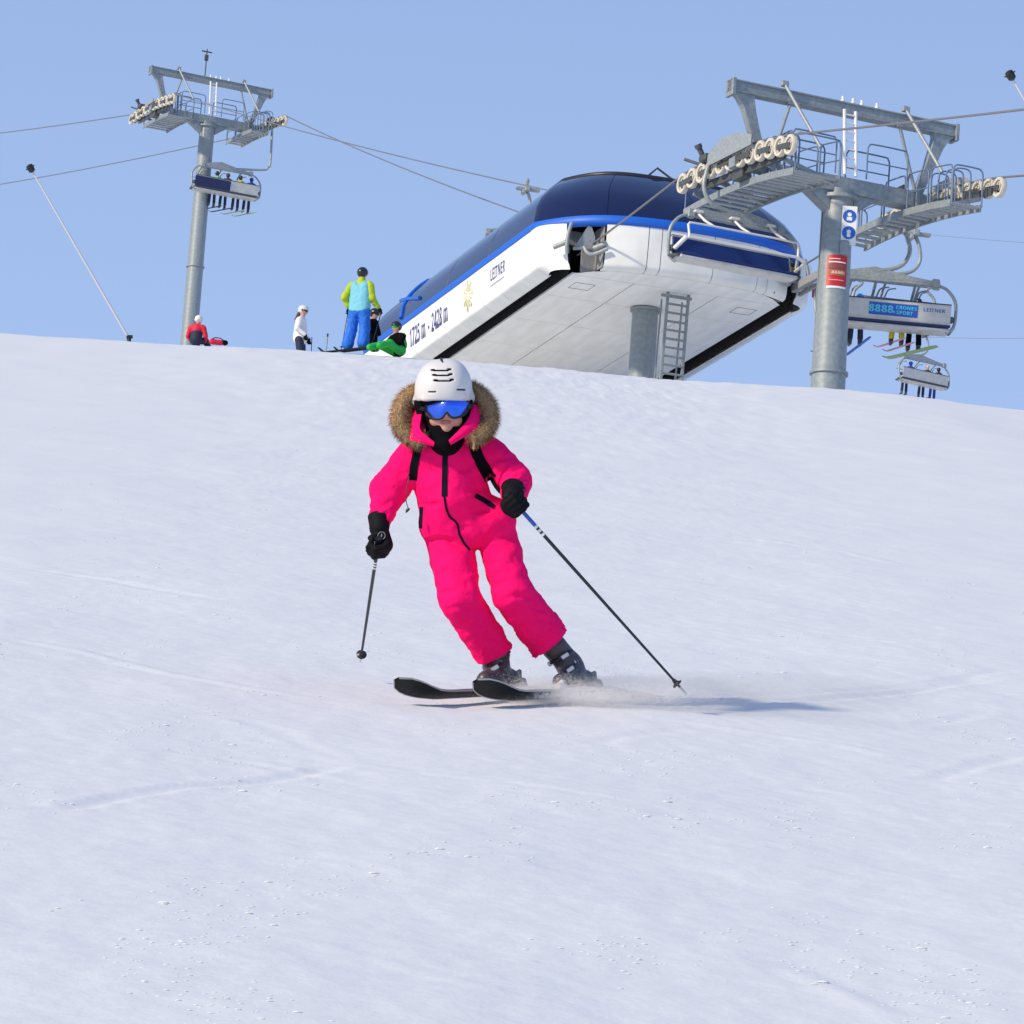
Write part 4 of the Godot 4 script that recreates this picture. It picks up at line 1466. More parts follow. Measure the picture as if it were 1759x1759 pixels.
	if look.has("panel"):
		s = Shape.new()
		s.box(bt * xf(Vector3(0.2, 0.08, 0.031)), Vector3(1.42, 0.42, 0.012), 0.003)
		var ad := put("advert_panel", s.mesh(), M.advert_blue, t, body)
		var pt := bt * xf(Vector3(0.2, 0.08, 0.039))
		put("advert_print", lettering("8888", 0.25, 0.006), M.advert_cyan, ad, pt * xf(Vector3(-0.36, 0.0, 0.0)))
		put("advert_print", lettering("m", 0.10, 0.006), M.advert_cyan, ad, pt * xf(Vector3(0.0, -0.07, 0.0)))
		put("advert_print", lettering("CRONES", 0.12, 0.006), M.advert_cyan, ad, pt * xf(Vector3(0.37, 0.085, 0.0)))
		put("advert_print", lettering("SPORT", 0.12, 0.006), M.advert_cyan, ad, pt * xf(Vector3(0.33, -0.085, 0.0)))
	if look.has("maker"):
		put("maker_lettering", lettering("LEITNER", 0.12, 0.006), M.print_blue, t, body * bt * xf(Vector3(half - 0.62, 0.17, 0.027)))
	return t

func rider(label: String, chair: Node3D, x: float, look: Dictionary) -> void:
	# seated on a chair, facing away; x along the seat
	var t := thing("person", label, "person", chair.transform * xf(Vector3(x + chair_shift[chair].x, chair_shift[chair].y, -0.1)), "people riding the chairlift")
	var k: float = look.get("size", 1.0)
	var f := Body.new()
	f.noise = cloth_noise
	f.amp = 0.01
	f.bone(Vector3(0, 0.12, 0.1), Vector3(0, 0.52 * k, 0.14), 0.15, 0.14, 0.08)
	f.bone(Vector3(-0.17, 0.52 * k, 0.12), Vector3(0.17, 0.52 * k, 0.12), 0.085, 0.085, 0.06)
	for sd in [-1, 1]:
		f.bone(Vector3(sd * 0.22, 0.5 * k, 0.1), Vector3(sd * 0.27, 0.25, 0.0), 0.075, 0.065, 0.04)
		f.bone(Vector3(sd * 0.27, 0.25, 0.0), Vector3(sd * 0.2, 0.22, -0.28), 0.06, 0.05, 0.04)
	put("jacket", f.mesh(Vector3(-0.5, -0.15, -0.45), Vector3(0.5, 1.0, 0.4), 0.028), look.jacket, t)
	f = Body.new()
	for sd in [-1, 1]:
		var knee := Vector3(sd * 0.13, 0.06, -0.42)
		var foot := Vector3(sd * 0.15 + look.get("swing", 0.0), -0.44 * k, -0.46)
		f.bone(Vector3(sd * 0.1, 0.08, 0.08), knee, 0.095, 0.08, 0.04)
		f.bone(knee, foot, 0.08, 0.085, 0.04)
	put("trousers", f.mesh(Vector3(-0.5, -0.8, -0.65), Vector3(0.5, 0.25, 0.3), 0.028), look.trousers, t)
	for sd in [-1, 1]:
		var b := Body.new()
		var a := Vector3(sd * 0.15 + look.get("swing", 0.0), -0.46 * k, -0.46)
		b.bone(a, a - Vector3(0, 0.12, 0.02), 0.075, 0.07, 0.03)
		b.bone(a - Vector3(0, 0.14, -0.05), a - Vector3(0, 0.15, 0.16), 0.055, 0.05, 0.03)
		put("ski_boot", b.mesh(a - Vector3(0.13, 0.3, 0.3), a + Vector3(0.13, 0.13, 0.2), 0.03), look.get("boots", M.boot), t)
	f = Body.new()
	f.ball(Vector3(0, 0.74 * k, 0.1), Vector3(0.115, 0.13, 0.13), 0.02)
	f.bone(Vector3(0, 0.58 * k, 0.11), Vector3(0, 0.7 * k, 0.1), 0.06, 0.07, 0.03)
	put("helmet", f.mesh(Vector3(-0.2, 0.3, -0.1), Vector3(0.2, 1.25, 0.3), 0.022), look.helmet, t)
	for q in look.get("skis", []):
		var s := Shape.new()
		var a: Vector3 = chair.transform * xf(Vector3(x + chair_shift[chair].x, chair_shift[chair].y, -0.1)) * Vector3(q[0], -0.68 * k + q[4], -0.46)
		var d: Vector3 = (chair.transform.basis * Vector3(q[1], q[2], -1.0)).normalized()
		var long: float = q[3]
		var rows := []
		var side := d.cross(Vector3.UP).normalized()
		var up := side.cross(d)
		var hw: float = q[5]
		for i in 13:
			var u := i / 12.0
			var c := a + d * (u * long - long * 0.45) + up * (0.16 * pow(maxf(0.0, u - 0.85) / 0.15, 2) * 0.6)
			var wd := hw * (1.0 if u > 0.04 and u < 0.93 else 0.6)
			rows.append([c - side * wd, c, c + side * wd])
		s.grid(rows, 0.02)
		var o := put("snowboard" if hw > 0.1 else "ski", s.mesh(), q[6], self)
		tag(o, q[7], "snowboard" if hw > 0.1 else "ski", "skis and boards hanging below the chairs")

# ---------------------------------------------------------------- the station
const LONG := 19.0          # length of the station, front to rear

func plan(half: float, nose: float, rear: float, y: float, power := 3.0) -> Array:
	# outline seen from above, as a list of points from the middle of the rear round the left, the front and the right
	var out := []
	for i in 72:
		var a := TAU * i / 72.0
		var c := sin(a); var d := -cos(a)
		var x := -signf(c) * pow(absf(c), 2.0 / power) * half
		var u := signf(d) * pow(absf(d), 2.0 / power)
		out.append(Vector3(x, y, lerpf(rear, nose, 0.5 + 0.5 * u)))
	return out

func side_z(half: float, x: float, bulge: float) -> float:     # how far the bowed front stands at x
	var u := clampf(absf(x) / half, 0, 1)
	return bulge * (1.0 - u * u) - 1.5 * pow(u, 5.0)

func outline(half: float, bulge: float, back: float, y: float, nose := 0.0) -> Array:
	# open outline: up the left side from the rear, across the bowed front, down the right side
	var out := []
	for i in 13: out.append(Vector3(-half, y, lerpf(-LONG + back, -1.6 + nose, i / 12.0)))
	for i in range(1, 28):
		var x := half * sin(lerpf(-PI / 2, PI / 2, i / 28.0))
		out.append(Vector3(x, y, side_z(half, x, bulge) + nose))
	for i in 13: out.append(Vector3(half, y, lerpf(-1.6 + nose, -LONG + back, i / 12.0)))
	return out

func build_station() -> void:
	var t := thing("lift_station", "white chairlift station with dark blue glass roof raised on a column", "lift station", xf(Vector3(4.664, 40.103, -143.082), 17.5))
	var s := Shape.new()
	# underside panels in three lanes with open joints
	var lanes := [[-3.3, -1.35], [-1.32, 1.32], [1.35, 3.3]]
	var cuts := [-0.75, -3.4, -6.6, -9.9, -13.3, -16.6, -LONG + 0.3]
	for l in lanes:
		for k in cuts.size() - 1:
			s = Shape.new()
			s.box(xf(Vector3((l[0] + l[1]) / 2, 0.04, (cuts[k] + cuts[k + 1]) / 2)), Vector3(l[1] - l[0], 0.08, cuts[k] - cuts[k + 1] - 0.04), 0.014)
			put("underside_panel", s.mesh(), M.station_under, t)
	s = Shape.new()      # front strip with cut corners, following the bow
	var edge := []
	for i in 17:
		var x := lerpf(-3.3, 3.3, i / 16.0)
		edge.append(Vector3(x, 0, side_z(4.4, x, 0.9) - 0.35 - 0.55 * maxf(0.0, absf(x) - 2.7)))
	for i in 16:
		var a: Vector3 = edge[i]; var b: Vector3 = edge[i + 1]
		s.quad(Vector3(a.x, 0, -0.72), Vector3(b.x, 0, -0.72), b, a)
	put("underside_panel", s.mesh(), M.station_under, t)
	for sd in [-1.0, 1.0]:
		s = Shape.new()
		for q in [[0.0, 0.35, 0.9, 0.02], [0.0, -0.35, 0.9, 0.02], [0.44, 0.0, 0.02, 0.7], [-0.44, 0.0, 0.02, 0.7]]:
			s.box(xf(Vector3(sd * 2.6 + q[0] * 0.7, -0.008, -1.9 + q[1])), Vector3(q[2] * 0.7, 0.012, q[3]))
		put("hatch_frame", s.mesh(), M.joint_grey, t)
	# front wall: bowed panels between the two rope gates
	var splits := [-2.72, -1.5, -1.1, 0.55, 2.05, 2.42, 3.25]
	for k in splits.size() - 1:
		var rows := []
		for i in 7:
			var x: float = lerpf(splits[k] + 0.012, splits[k + 1] - 0.012, i / 6.0)
			var z0 := side_z(4.4, x, 0.9)
			rows.append([Vector3(x, 1.36, z0 + 0.05), Vector3(x, 0.7, z0 + 0.02), Vector3(x, 0.18, z0 - 0.02), Vector3(x, 0.03, z0 - 0.12), Vector3(x, 0.0, z0 - 0.34)])
		s = Shape.new()
		s.grid(rows, 0.06)
		put("front_panel", s.mesh(), M.station_white, t)
	# skirts along both sides: panels with a lower lip
	for sd in [-1.0, 1.0]:
		var zs := [-1.15, -2.9, -4.55, -6.25, -8.6, -11.0, -13.3, -16.0, -LONG]
		for k in zs.size() - 1:
			var rows := []
			for i in 5:
				var z: float = lerpf(zs[k] - 0.012, zs[k + 1] + 0.012, i / 4.0)
				var row := [Vector3(sd * 4.4, 1.36, z), Vector3(sd * 4.36, 0.75, z), Vector3(sd * 4.28, 0.2, z), Vector3(sd * 4.24, 0.13, z), Vector3(sd * 3.9, -0.03, z), Vector3(sd * 3.84, 0.0, z)]
				rows.append(row)
			if sd > 0: rows.reverse()
			s = Shape.new()
			s.grid(rows, 0.03)
			put("side_panel", s.mesh(), M.station_white, t)
		# rounded corner between side and gate
		var rows := []
		for i in 7:
			var u := i / 6.0
			var x: float = sd * lerpf(4.4, 3.75, u * u)
			var z := -1.15 + 0.95 * u
			rows.append([Vector3(x, 1.36, z), Vector3(x - sd * 0.04, 0.75, z), Vector3(x - sd * 0.12, 0.2, z), Vector3(x - sd * 0.16, 0.13, z), Vector3(lerpf(sd * 3.9, x - sd * 0.2, u), -0.02, z)])
		if sd < 0: rows.reverse()
		s = Shape.new()
		s.grid(rows, 0.03)
		put("corner_panel", s.mesh(), M.station_white, t)
		# the dark channel the chair hangers run in
		s = Shape.new()
		s.box(xf(Vector3(sd * 3.58, 0.95, -LONG / 2 - 0.3)), Vector3(0.62, 0.06, LONG - 1.0), 0.0)
		s.box(xf(Vector3(sd * 3.26, 0.52, -LONG / 2 - 0.6)), Vector3(0.05, 0.9, LONG - 1.2), 0.0)
		s.box(xf(Vector3(sd * 3.87, 0.55, -LONG / 2 - 0.6)), Vector3(0.04, 0.9, LONG - 1.6), 0.0)
		put("hanger_channel", s.mesh(), M.black_void, t)
		s = Shape.new()
		s.tube([Vector3(sd * 3.5, 0.72, -0.6), Vector3(sd * 3.5, 0.72, -LONG + 0.5)], 0.06, 8)
		put("guide_rail", s.mesh(), M.dark_steel, t)
	# gate fittings: rope guide, shield plate, tubular arms
	for sd in [-1.0, 1.0]:
		s = Shape.new()
		s.box(xf(Vector3(sd * 2.95, 0.42, -0.35)), Vector3(0.5, 0.82, 0.05), 0.02)
		s.box(xf(Vector3(sd * 3.3, 1.12, -0.8)), Vector3(1.3, 0.44, 0.05), 0.01)
		s.box(xf(Vector3(sd * 2.74, 0.7, -0.1)), Vector3(0.04, 1.3, 0.9), 0.01)
		put("gate_lining", s.mesh(), M.gate_grey, t)
		s = Shape.new()
		s.quad(Vector3(sd * 3.55, 0.62, 0.06), Vector3(sd * 2.95, 0.72, 0.12), Vector3(sd * 2.95, 1.0, 0.12), Vector3(sd * 3.12, 1.42, 0.1))
		s.quad(Vector3(sd * 3.12, 1.42, 0.06), Vector3(sd * 2.95, 1.0, 0.08), Vector3(sd * 2.95, 0.72, 0.08), Vector3(sd * 3.55, 0.62, 0.02))
		s.bar(Vector3(sd * 3.6, 0.56, 0.08), Vector3(sd * 2.95, 0.66, 0.14), 0.08, 0.1, 0.02)
		put("shield_plate", s.mesh(), M.light_steel, t)
		s = Shape.new()
		s.tube(spline([Vector3(sd * 3.72, 1.3, 0.15), Vector3(sd * 3.82, 0.95, 0.2), Vector3(sd * 3.84, 0.6, 0.2), Vector3(sd * 3.8, 0.35, 0.15)], 5), 0.06, 8)
		s.tube([Vector3(sd * 4.15, 0.55, -0.1), Vector3(sd * 3.8, 0.72, 0.2)], 0.08, 8)
		s.tube(spline([Vector3(sd * 3.3, 0.62, 0.2), Vector3(sd * 3.2, 0.42, 0.3), Vector3(sd * 3.02, 0.40, 0.4), Vector3(sd * 2.7, 0.56, 0.6)], 5), 0.06, 8)
		s.tube([Vector3(sd * 2.98, 0.62, 0.2), Vector3(sd * 2.72, 0.74, 0.5)], 0.09, 10)
		put("rope_guide", s.mesh(), M.light_steel, t)
	# the guide boom that stands out of the right gate
	s = Shape.new()
	s.bar(Vector3(3.55, 0.45, -0.2), Vector3(3.7, 0.5, 2.3), 0.18, 0.26, 0.03)
	s.bar(Vector3(3.75, 0.3, -0.2), Vector3(3.9, 0.35, 2.2), 0.1, 0.14, 0.02)
	put("guide_boom", s.mesh(), M.gate_grey, t)
	s = Shape.new()
	s.box(xf(Vector3(4.3, 0.42, -0.1)), Vector3(0.3, 0.3, 0.25), 0.02)
	put("red_lamp_box", s.mesh(), M.sign_red, t)
	# blue band
	var a := outline(4.42, 0.98, 0.0, 1.37)
	var b := outline(4.46, 1.05, 0.0, 1.47)
	var c := outline(4.36, 0.95, 0.0, 1.61)
	s = Shape.new()
	s.grid([c, b, a, outline(4.3, 0.8, 0.1, 1.33)], 0.03)
	put("blue_band", s.mesh(), M.band_blue, t)
	# glazed roof: panes between ribs
	var heights := [[4.34, 0.9, 0.0, 1.6, 0.0], [4.22, 0.7, 0.1, 2.15, -0.12], [3.98, 0.5, 0.3, 2.6, -0.42], [3.62, 0.35, 0.6, 3.02, -0.85], [3.2, 0.25, 1.0, 3.38, -1.3], [2.95, 0.2, 1.2, 3.52, -1.6]]
	var rings := []
	for h in heights: rings.append(outline(h[0], h[1], h[2], h[3], h[4]))
	var cols: int = rings[0].size()
	var bounds := [0, 3, 6, 9, 12, 20, 26, 32, 39, 42, 45, 48, cols - 1]
	for k in bounds.size() - 1:
		var rows := []
		for r in rings:
			var row := []
			for j in range(bounds[k], bounds[k + 1] + 1): row.append(r[j])
			var gap := 0.02
			row[0] = row[0].lerp(row[1], gap)
			row[-1] = row[-1].lerp(row[-2], gap)
			rows.append(row)
		rows.reverse()
		s = Shape.new()
		s.grid(rows, 0.03)
		put("roof_pane", s.mesh(), M.roof_glass, t)
	for k in bounds:
		var line := []
		for r in rings: line.append(r[k] + Vector3(0, -0.05, -0.03))
		s = Shape.new()
		s.tube(line, 0.05, 6)
		put("roof_rib", s.mesh(), M.dark_steel, t)
	# flat cap with a dark rim
	s = Shape.new()
	var rim := outline(2.98, 0.22, 1.2, 3.55, -1.6)
	for i in rim.size() - 1: s.quad(Vector3(0, 3.68, rim[i].z - 0.3), rim[i] + Vector3(0, 0.08, 0), rim[i + 1] + Vector3(0, 0.08, 0), Vector3(0, 3.68, rim[i + 1].z - 0.3))
	put("roof_cap", s.mesh(), M.dark_roof, t)
	s = Shape.new()
	s.tube(rim, 0.09, 8)
	put("roof_rim", s.mesh(), M.dark_roof, t)
	s = Shape.new()
	s.tube([Vector3(-0.9, 3.6, -1.4), Vector3(-0.55, 3.95, -1.6), Vector3(-0.1, 3.6, -1.4)], 0.035, 6)
	put("roof_hook", s.mesh(), M.dark_steel, t)
	# diagonal bracing over the rear glazing
	for q in [[1.72, -15.2, 3.35, -16.0], [2.9, -17.4, 2.0, -13.4]]:
		s = Shape.new()
		var line := []
		for i in 13:
			var y: float = lerpf(q[0], q[2], i / 12.0)
			var k := 0
			while k < heights.size() - 2 and heights[k + 1][3] < y: k += 1
			var u: float = (y - heights[k][3]) / (heights[k + 1][3] - heights[k][3])
			line.append(Vector3(-lerpf(heights[k][0], heights[k + 1][0], u) - 0.03, y + 0.03, lerpf(q[1], q[3], i / 12.0)))
		s.tube(line, 0.07, 8)
		put("brace", s.mesh(), M.band_blue, t)
	# machinery inside
	s = Shape.new()
	s.box(xf(Vector3(0, 1.6, -9.5)), Vector3(5.6, 0.9, 14.5), 0.1)
	s.box(xf(Vector3(0, 2.4, -5.5)), Vector3(2.6, 1.1, 4.5), 0.2)
	for x in [-2.4, -0.8, 0.9, 2.5]: s.box(xf(Vector3(x, 2.2, -2.2)), Vector3(0.2, 1.2, 0.2), 0.02)
	s.box(xf(Vector3(0, 1.3, -9.5)), Vector3(8.3, 0.1, LONG - 2.5), 0.0)
	put("machinery", s.mesh(), M.machine_dark, t)
	s = Shape.new()
	s.box(xf(Vector3(0, 0.85, -LONG)), Vector3(8.7, 1.6, 0.1), 0.02)
	put("rear_wall", s.mesh(), M.station_white, t)
	# column and ladder
	s = Shape.new()
	s.tube([Vector3(-0.05, -5.5, -3.3), Vector3(-0.05, -0.02, -3.3)], 0.4, 32)
	s.lathe(Transform3D(Basis.IDENTITY, Vector3(-0.05, -0.06, -3.3)), [Vector2(0.4, -0.05), Vector2(0.47, -0.04), Vector2(0.47, 0.03), Vector2(0.3, 0.04)], 32)
	put("column", s.mesh(), M.galvanised, t)
	s = Shape.new()
	s.tube([Vector3(0, -5.5, -15.0), Vector3(0, -0.02, -15.0)], 0.5, 24)
	put("column", s.mesh(), M.galvanised, t)
	var ladder := Node3D.new()
	ladder.name = "ladder"
	t.add_child(ladder)
	s = Shape.new()
	for x in [-0.14, 0.52]:
		s.bar(Vector3(x, -5.0, -1.35), Vector3(x, 0.0, -1.05), 0.09, 0.06, 0.01)
		s.bar(Vector3(x, -5.0, -1.95), Vector3(x, -0.1, -1.6), 0.05, 0.05, 0.01)
	s.bar(Vector3(-0.35, -0.12, -1.05), Vector3(0.62, -0.12, -1.05), 0.1, 0.08, 0.01)
	put("stile", s.mesh(), M.galvanised, ladder)
	for k in 18:
		s = Shape.new()
		var y := -0.35 - k * 0.265
		s.bar(Vector3(-0.14, y, -1.07 + y * 0.06), Vector3(0.52, y, -1.07 + y * 0.06), 0.16, 0.035, 0.008)
		put("rung", s.mesh(), M.galvanised, ladder)
	# lettering and emblem on the left skirt
	var on_side := func(z: float, y: float) -> Transform3D:
		return Transform3D(Basis(Vector3.UP, -PI / 2) * Basis(Vector3.RIGHT, deg_to_rad(4)), Vector3(-4.405 + (1.0 - y) * 0.08, y, z))
	var narrow := Transform3D(Basis.from_scale(Vector3(0.62, 1, 1)), Vector3.ZERO)
	put("lettering", lettering("LEITNER", 0.38), M.print_navy, t, on_side.call(-4.75, 0.88) * narrow.scaled(Vector3(1.15, 1, 1)))
	s = Shape.new()
	s.box(on_side.call(-4.8, 0.56), Vector3(1.3, 0.025, 0.02))
	put("lettering_rule", s.mesh(), M.joint_grey, t)
	put("lettering", lettering("1725 m", 0.62), M.print_navy, t, on_side.call(-13.0, 0.74) * narrow)
	put("lettering", lettering("-", 0.6), M.print_navy, t, on_side.call(-11.8, 0.74) * narrow)
	put("lettering", lettering("2428 m", 0.62), M.print_navy, t, on_side.call(-10.65, 0.74) * narrow)
	s = Shape.new()
	var e: Transform3D = on_side.call(-7.7, 0.78)
	for k in 14:
		var an := TAU * k / 14.0
		var r0 := 0.14
		var r1 := 0.46 if k % 2 == 0 else 0.34
		var d1 := Vector3(cos(an), sin(an), 0); var d2 := Vector3(cos(an + 0.16), sin(an + 0.16), 0); var d0 := Vector3(cos(an - 0.16), sin(an - 0.16), 0)
		s.tri(e * (d0 * r0 + Vector3(0, 0, 0.012)), e * (d1 * r1 + Vector3(0, 0, 0.012)), e * (d2 * r0 + Vector3(0, 0, 0.012)))
		s.tri(e * (d2 * r1 * 1.1 + Vector3(0, 0, 0.012)), e * (d0 * (r1 + 0.02) + Vector3(0, 0, 0.012)), e * (d1 * (r0 + 0.06) + Vector3(0, 0, 0.012)))
	put("emblem", s.mesh(), M.emblem, t)

# ---------------------------------------------------------------- people on the crest
func bystander(label: String, x: float, z: float, yaw: float, look: Dictionary) -> Node3D:
	var t := thing("person", label, "person", xf(Vector3(x, ground(x, z) + look.get("lift", 0.0), z), yaw), "people on the crest")
	return t

func blob(called: String, t: Node3D, f: Body, lo: Vector3, hi: Vector3, cell: float, m: Material) -> MeshInstance3D:
	f.noise = cloth_noise
	if f.amp == 0.0: f.amp = 0.008
	return put(called, f.mesh(lo, hi, cell), m, t)

func face_of(t: Node3D, at: Vector3, k := 1.0) -> void:       # head facing +z
	var f := Body.new()
	f.amp = 0.001
	f.ball(at, Vector3(0.078, 0.11, 0.095) * k, 0.02)
	f.bone(at + Vector3(0, -0.005, 0.085) * k, at + Vector3(0, -0.03, 0.105) * k, 0.014 * k, 0.016 * k, 0.015)
	f.ball(at + Vector3(0.078, -0.01, 0) * k, Vector3(0.012, 0.03, 0.02) * k, 0.01)
	f.ball(at + Vector3(-0.078, -0.01, 0) * k, Vector3(0.012, 0.03, 0.02) * k, 0.01)
	f.bone(at + Vector3(0, -0.08, -0.01) * k, at + Vector3(0, -0.2, -0.02) * k, 0.055 * k, 0.06 * k, 0.03)
	blob("head", t, f, at - Vector3.ONE * 0.25 * k, at + Vector3.ONE * 0.16 * k, 0.014, M.skin)

func helmet_of(t: Node3D, at: Vector3, m: Material, goggle: Material, k := 1.0) -> void:
	var f := Body.new()
	f.amp = 0.001
	f.ball(at + Vector3(0, 0.035, -0.01) * k, Vector3(0.118, 0.125, 0.14) * k, 0.02)
	f.less_block(at + Vector3(0, -0.085, 0.1) * k, Vector3(0.2, 0.1, 0.12) * k, 0.01, 0.01)
	f.less_block(at + Vector3(0, -0.17, 0.0) * k, Vector3(0.3, 0.1, 0.3) * k, 0.01, 0.01)
	var h := blob("helmet", t, f, at - Vector3.ONE * 0.18 * k, at + Vector3.ONE * 0.2 * k, 0.013, m)
	f = Body.new()
	f.amp = 0.001
	f.ball(at + Vector3(0, 0.0, 0.055) * k, Vector3(0.085, 0.04, 0.065) * k, 0.01)
	f.bone(at + Vector3(-0.1, 0.01, -0.02) * k, at + Vector3(0.1, 0.01, -0.02) * k, 0.024 * k, 0.024 * k, 0.02)
	blob("goggles", t, f, at - Vector3.ONE * 0.16 * k, at + Vector3.ONE * 0.16 * k, 0.013, goggle)

func hand_of(t: Node3D, at: Vector3, down: Vector3, m: Material) -> void:      # a glove, fingers curled
	var f := Body.new()
	f.amp = 0.001
	var d := down.normalized()
	var side := d.cross(Vector3.FORWARD).normalized()
	var fwd := side.cross(d)
	f.bone(at, at + d * 0.06, 0.045, 0.04, 0.02)
	for k in 4:
		var o := fwd * (0.036 - k * 0.024)
		f.bone(at + d * 0.07 + o, at + d * (0.125 - 0.006 * absf(k - 1.4)) + o + side * 0.012, 0.0155, 0.014, 0.006)
		f.bone(at + d * (0.125 - 0.006 * absf(k - 1.4)) + o + side * 0.012, at + d * 0.12 + o + side * 0.045, 0.014, 0.013, 0.006)
	f.bone(at + d * 0.03 + fwd * 0.04, at + d * 0.08 + fwd * 0.065 + side * 0.02, 0.017, 0.015, 0.01)
	blob("glove", t, f, at - Vector3.ONE * 0.13, at + Vector3.ONE * 0.13 + d * 0.06, 0.011, m)

func small_pole(label: String, a: Vector3, b: Vector3, m: Material) -> void:
	var t := thing("ski_pole", label, "ski pole", Transform3D.IDENTITY, "ski poles on the crest")
	t.position = b
	var s := Shape.new()
	s.tube([a - b, Vector3.ZERO], [0.013, 0.009], 6)
	put("shaft", s.mesh(), m, t)
	s = Shape.new()
	s.lathe(Transform3D(Basis.IDENTITY, (a - b).normalized() * 0.07), [Vector2(0, -0.01), Vector2(0.05, -0.005), Vector2(0.02, 0.01), Vector2(0, 0.015)], 10)
	put("basket", s.mesh(), M.dark_plastic, t)

func small_ski(label: String, a: Vector3, d: Vector3, long: float, m: Material) -> void:
	var s := Shape.new()
	var side := d.cross(Vector3.UP).normalized()
	var up := side.cross(d).normalized()
	var rows := []
	for i in 13:
		var u := i / 12.0
		var c := a + d.normalized() * (u - 0.45) * long + up * 0.12 * pow(maxf(0.0, u - 0.84) / 0.16, 2)
		var wd := 0.05 * (1.0 if u < 0.93 else 0.55)
		rows.append([c - side * wd, c, c + side * wd])
	s.grid(rows, 0.02)
	var o := put("ski", s.mesh(), m, self)
	tag(o, label, "ski", "skis on the crest")

func build_people() -> void:
	# man in lime and light blue jacket, seen from behind and turned right
	var x := -3.592; var z := -103.6
	var t := bystander("skier in lime and pale blue jacket with bright blue trousers standing on the crest", x, z, 155, {"lift": 0.1})
	var f := Body.new()
	f.bone(Vector3(-0.10, 0.80, 0), Vector3(-0.11, 1.40, -0.02), 0.15, 0.125, 0.06)
	f.cut_last(Vector3(0, 0.84, 0), Vector3(0, -1, 0))
	f.bone(Vector3(0.10, 0.80, 0), Vector3(0.11, 1.40, -0.02), 0.15, 0.125, 0.06)
	f.cut_last(Vector3(0, 0.84, 0), Vector3(0, -1, 0))
	f.bone(Vector3(0, 0.82, 0), Vector3(0, 1.3, 0), 0.16, 0.15, 0.06)
	f.cut_last(Vector3(0, 0.84, 0), Vector3(0, -1, 0))
	f.amp = 0.014
	blob("jacket", t, f, Vector3(-0.45, 0.6, -0.35), Vector3(0.45, 1.65, 0.35), 0.02, M.jacket_aqua)
	f = Body.new()
	f.bone(Vector3(-0.19, 1.46, -0.02), Vector3(0.19, 1.46, -0.02), 0.07, 0.07, 0.05)
	f.bone(Vector3(0, 1.47, -0.02), Vector3(0, 1.55, 0.0), 0.1, 0.085, 0.04)
	f.amp = 0.014
	f.bone(Vector3(0.23, 1.42, -0.02), Vector3(0.33, 1.16, -0.10), 0.085, 0.08, 0.04)
	f.bone(Vector3(0.33, 1.16, -0.10), Vector3(0.28, 0.98, 0.02), 0.075, 0.06, 0.04)
	f.bone(Vector3(-0.23, 1.42, -0.02), Vector3(-0.27, 1.14, 0.02), 0.085, 0.078, 0.04)
	f.bone(Vector3(-0.27, 1.14, 0.02), Vector3(-0.36, 0.98, 0.16), 0.075, 0.055, 0.04)
	blob("sleeves", t, f, Vector3(-0.6, 0.7, -0.4), Vector3(0.6, 1.75, 0.4), 0.02, M.jacket_lime)
	f = Body.new()
	f.bone(Vector3(-0.09, 0.88, 0), Vector3(0.09, 0.88, 0), 0.15, 0.15, 0.05)
	f.bone(Vector3(0.12, 0.86, 0), Vector3(0.17, 0.5, 0.05), 0.13, 0.115, 0.03)
	f.bone(Vector3(0.17, 0.5, 0.05), Vector3(0.22, 0.14, 0.0), 0.115, 0.13, 0.03)
	f.bone(Vector3(-0.12, 0.86, 0), Vector3(-0.13, 0.5, 0.06), 0.13, 0.115, 0.03)
	f.bone(Vector3(-0.13, 0.5, 0.06), Vector3(-0.15, 0.14, 0.0), 0.115, 0.13, 0.03)
	f.amp = 0.016
	blob("trousers", t, f, Vector3(-0.45, -0.1, -0.35), Vector3(0.5, 1.1, 0.35), 0.02, M.trousers_blue)
	for sd in [0.22, -0.15]:
		f = Body.new()
		f.bone(Vector3(sd, 0.1, -0.05), Vector3(sd, 0.08, 0.16), 0.06, 0.055, 0.03)
		blob("ski_boot", t, f, Vector3(sd - 0.12, 0, -0.2), Vector3(sd + 0.12, 0.25, 0.3), 0.025, M.boot)
	face_of(t, Vector3(0, 1.68, 0.02))
	helmet_of(t, Vector3(0, 1.69, 0.02), M.helmet_black, M.lens_dark)
	hand_of(t, Vector3(0.27, 0.95, 0.03), Vector3(0.1, -1, 0.1), M.glove)
	hand_of(t, Vector3(-0.37, 0.95, 0.18), Vector3(-0.6, -0.7, 0.3), M.glove)
	var T := t.transform
	small_pole("thin ski pole held in the left-hand glove of the skier in lime", T * Vector3(0.3, 0.9, 0.06), T * Vector3(0.34, 0.0, -0.05), M.pole_black)
	small_pole("dark ski pole held out to the right by the skier in lime", T * Vector3(-0.42, 0.88, 0.22), T * Vector3(-0.05, 0.12, 0.55), M.pole_black)
	small_ski("dark ski under the left boot of the skier in lime", T * Vector3(0.22, 0.02, 0), T.basis * Vector3(0.9, 0.05, 0.35), 1.7, M.ski_base)
	small_ski("dark ski under the right boot of the skier in lime", T * Vector3(-0.15, 0.02, 0.02), T.basis * Vector3(0.9, 0.05, 0.35), 1.7, M.ski_base)
	# child in black beside him
	t = bystander("child in black ski clothes and dark helmet close behind the skier in lime", -3.30, -104.6, 60, {"lift": 0.1})
	f = Body.new()
	f.bone(Vector3(0, 0.42, 0), Vector3(0, 0.62, 0), 0.115, 0.11, 0.04)
	f.bone(Vector3(-0.1, 0.63, 0), Vector3(0.1, 0.63, 0), 0.06, 0.06, 0.04)
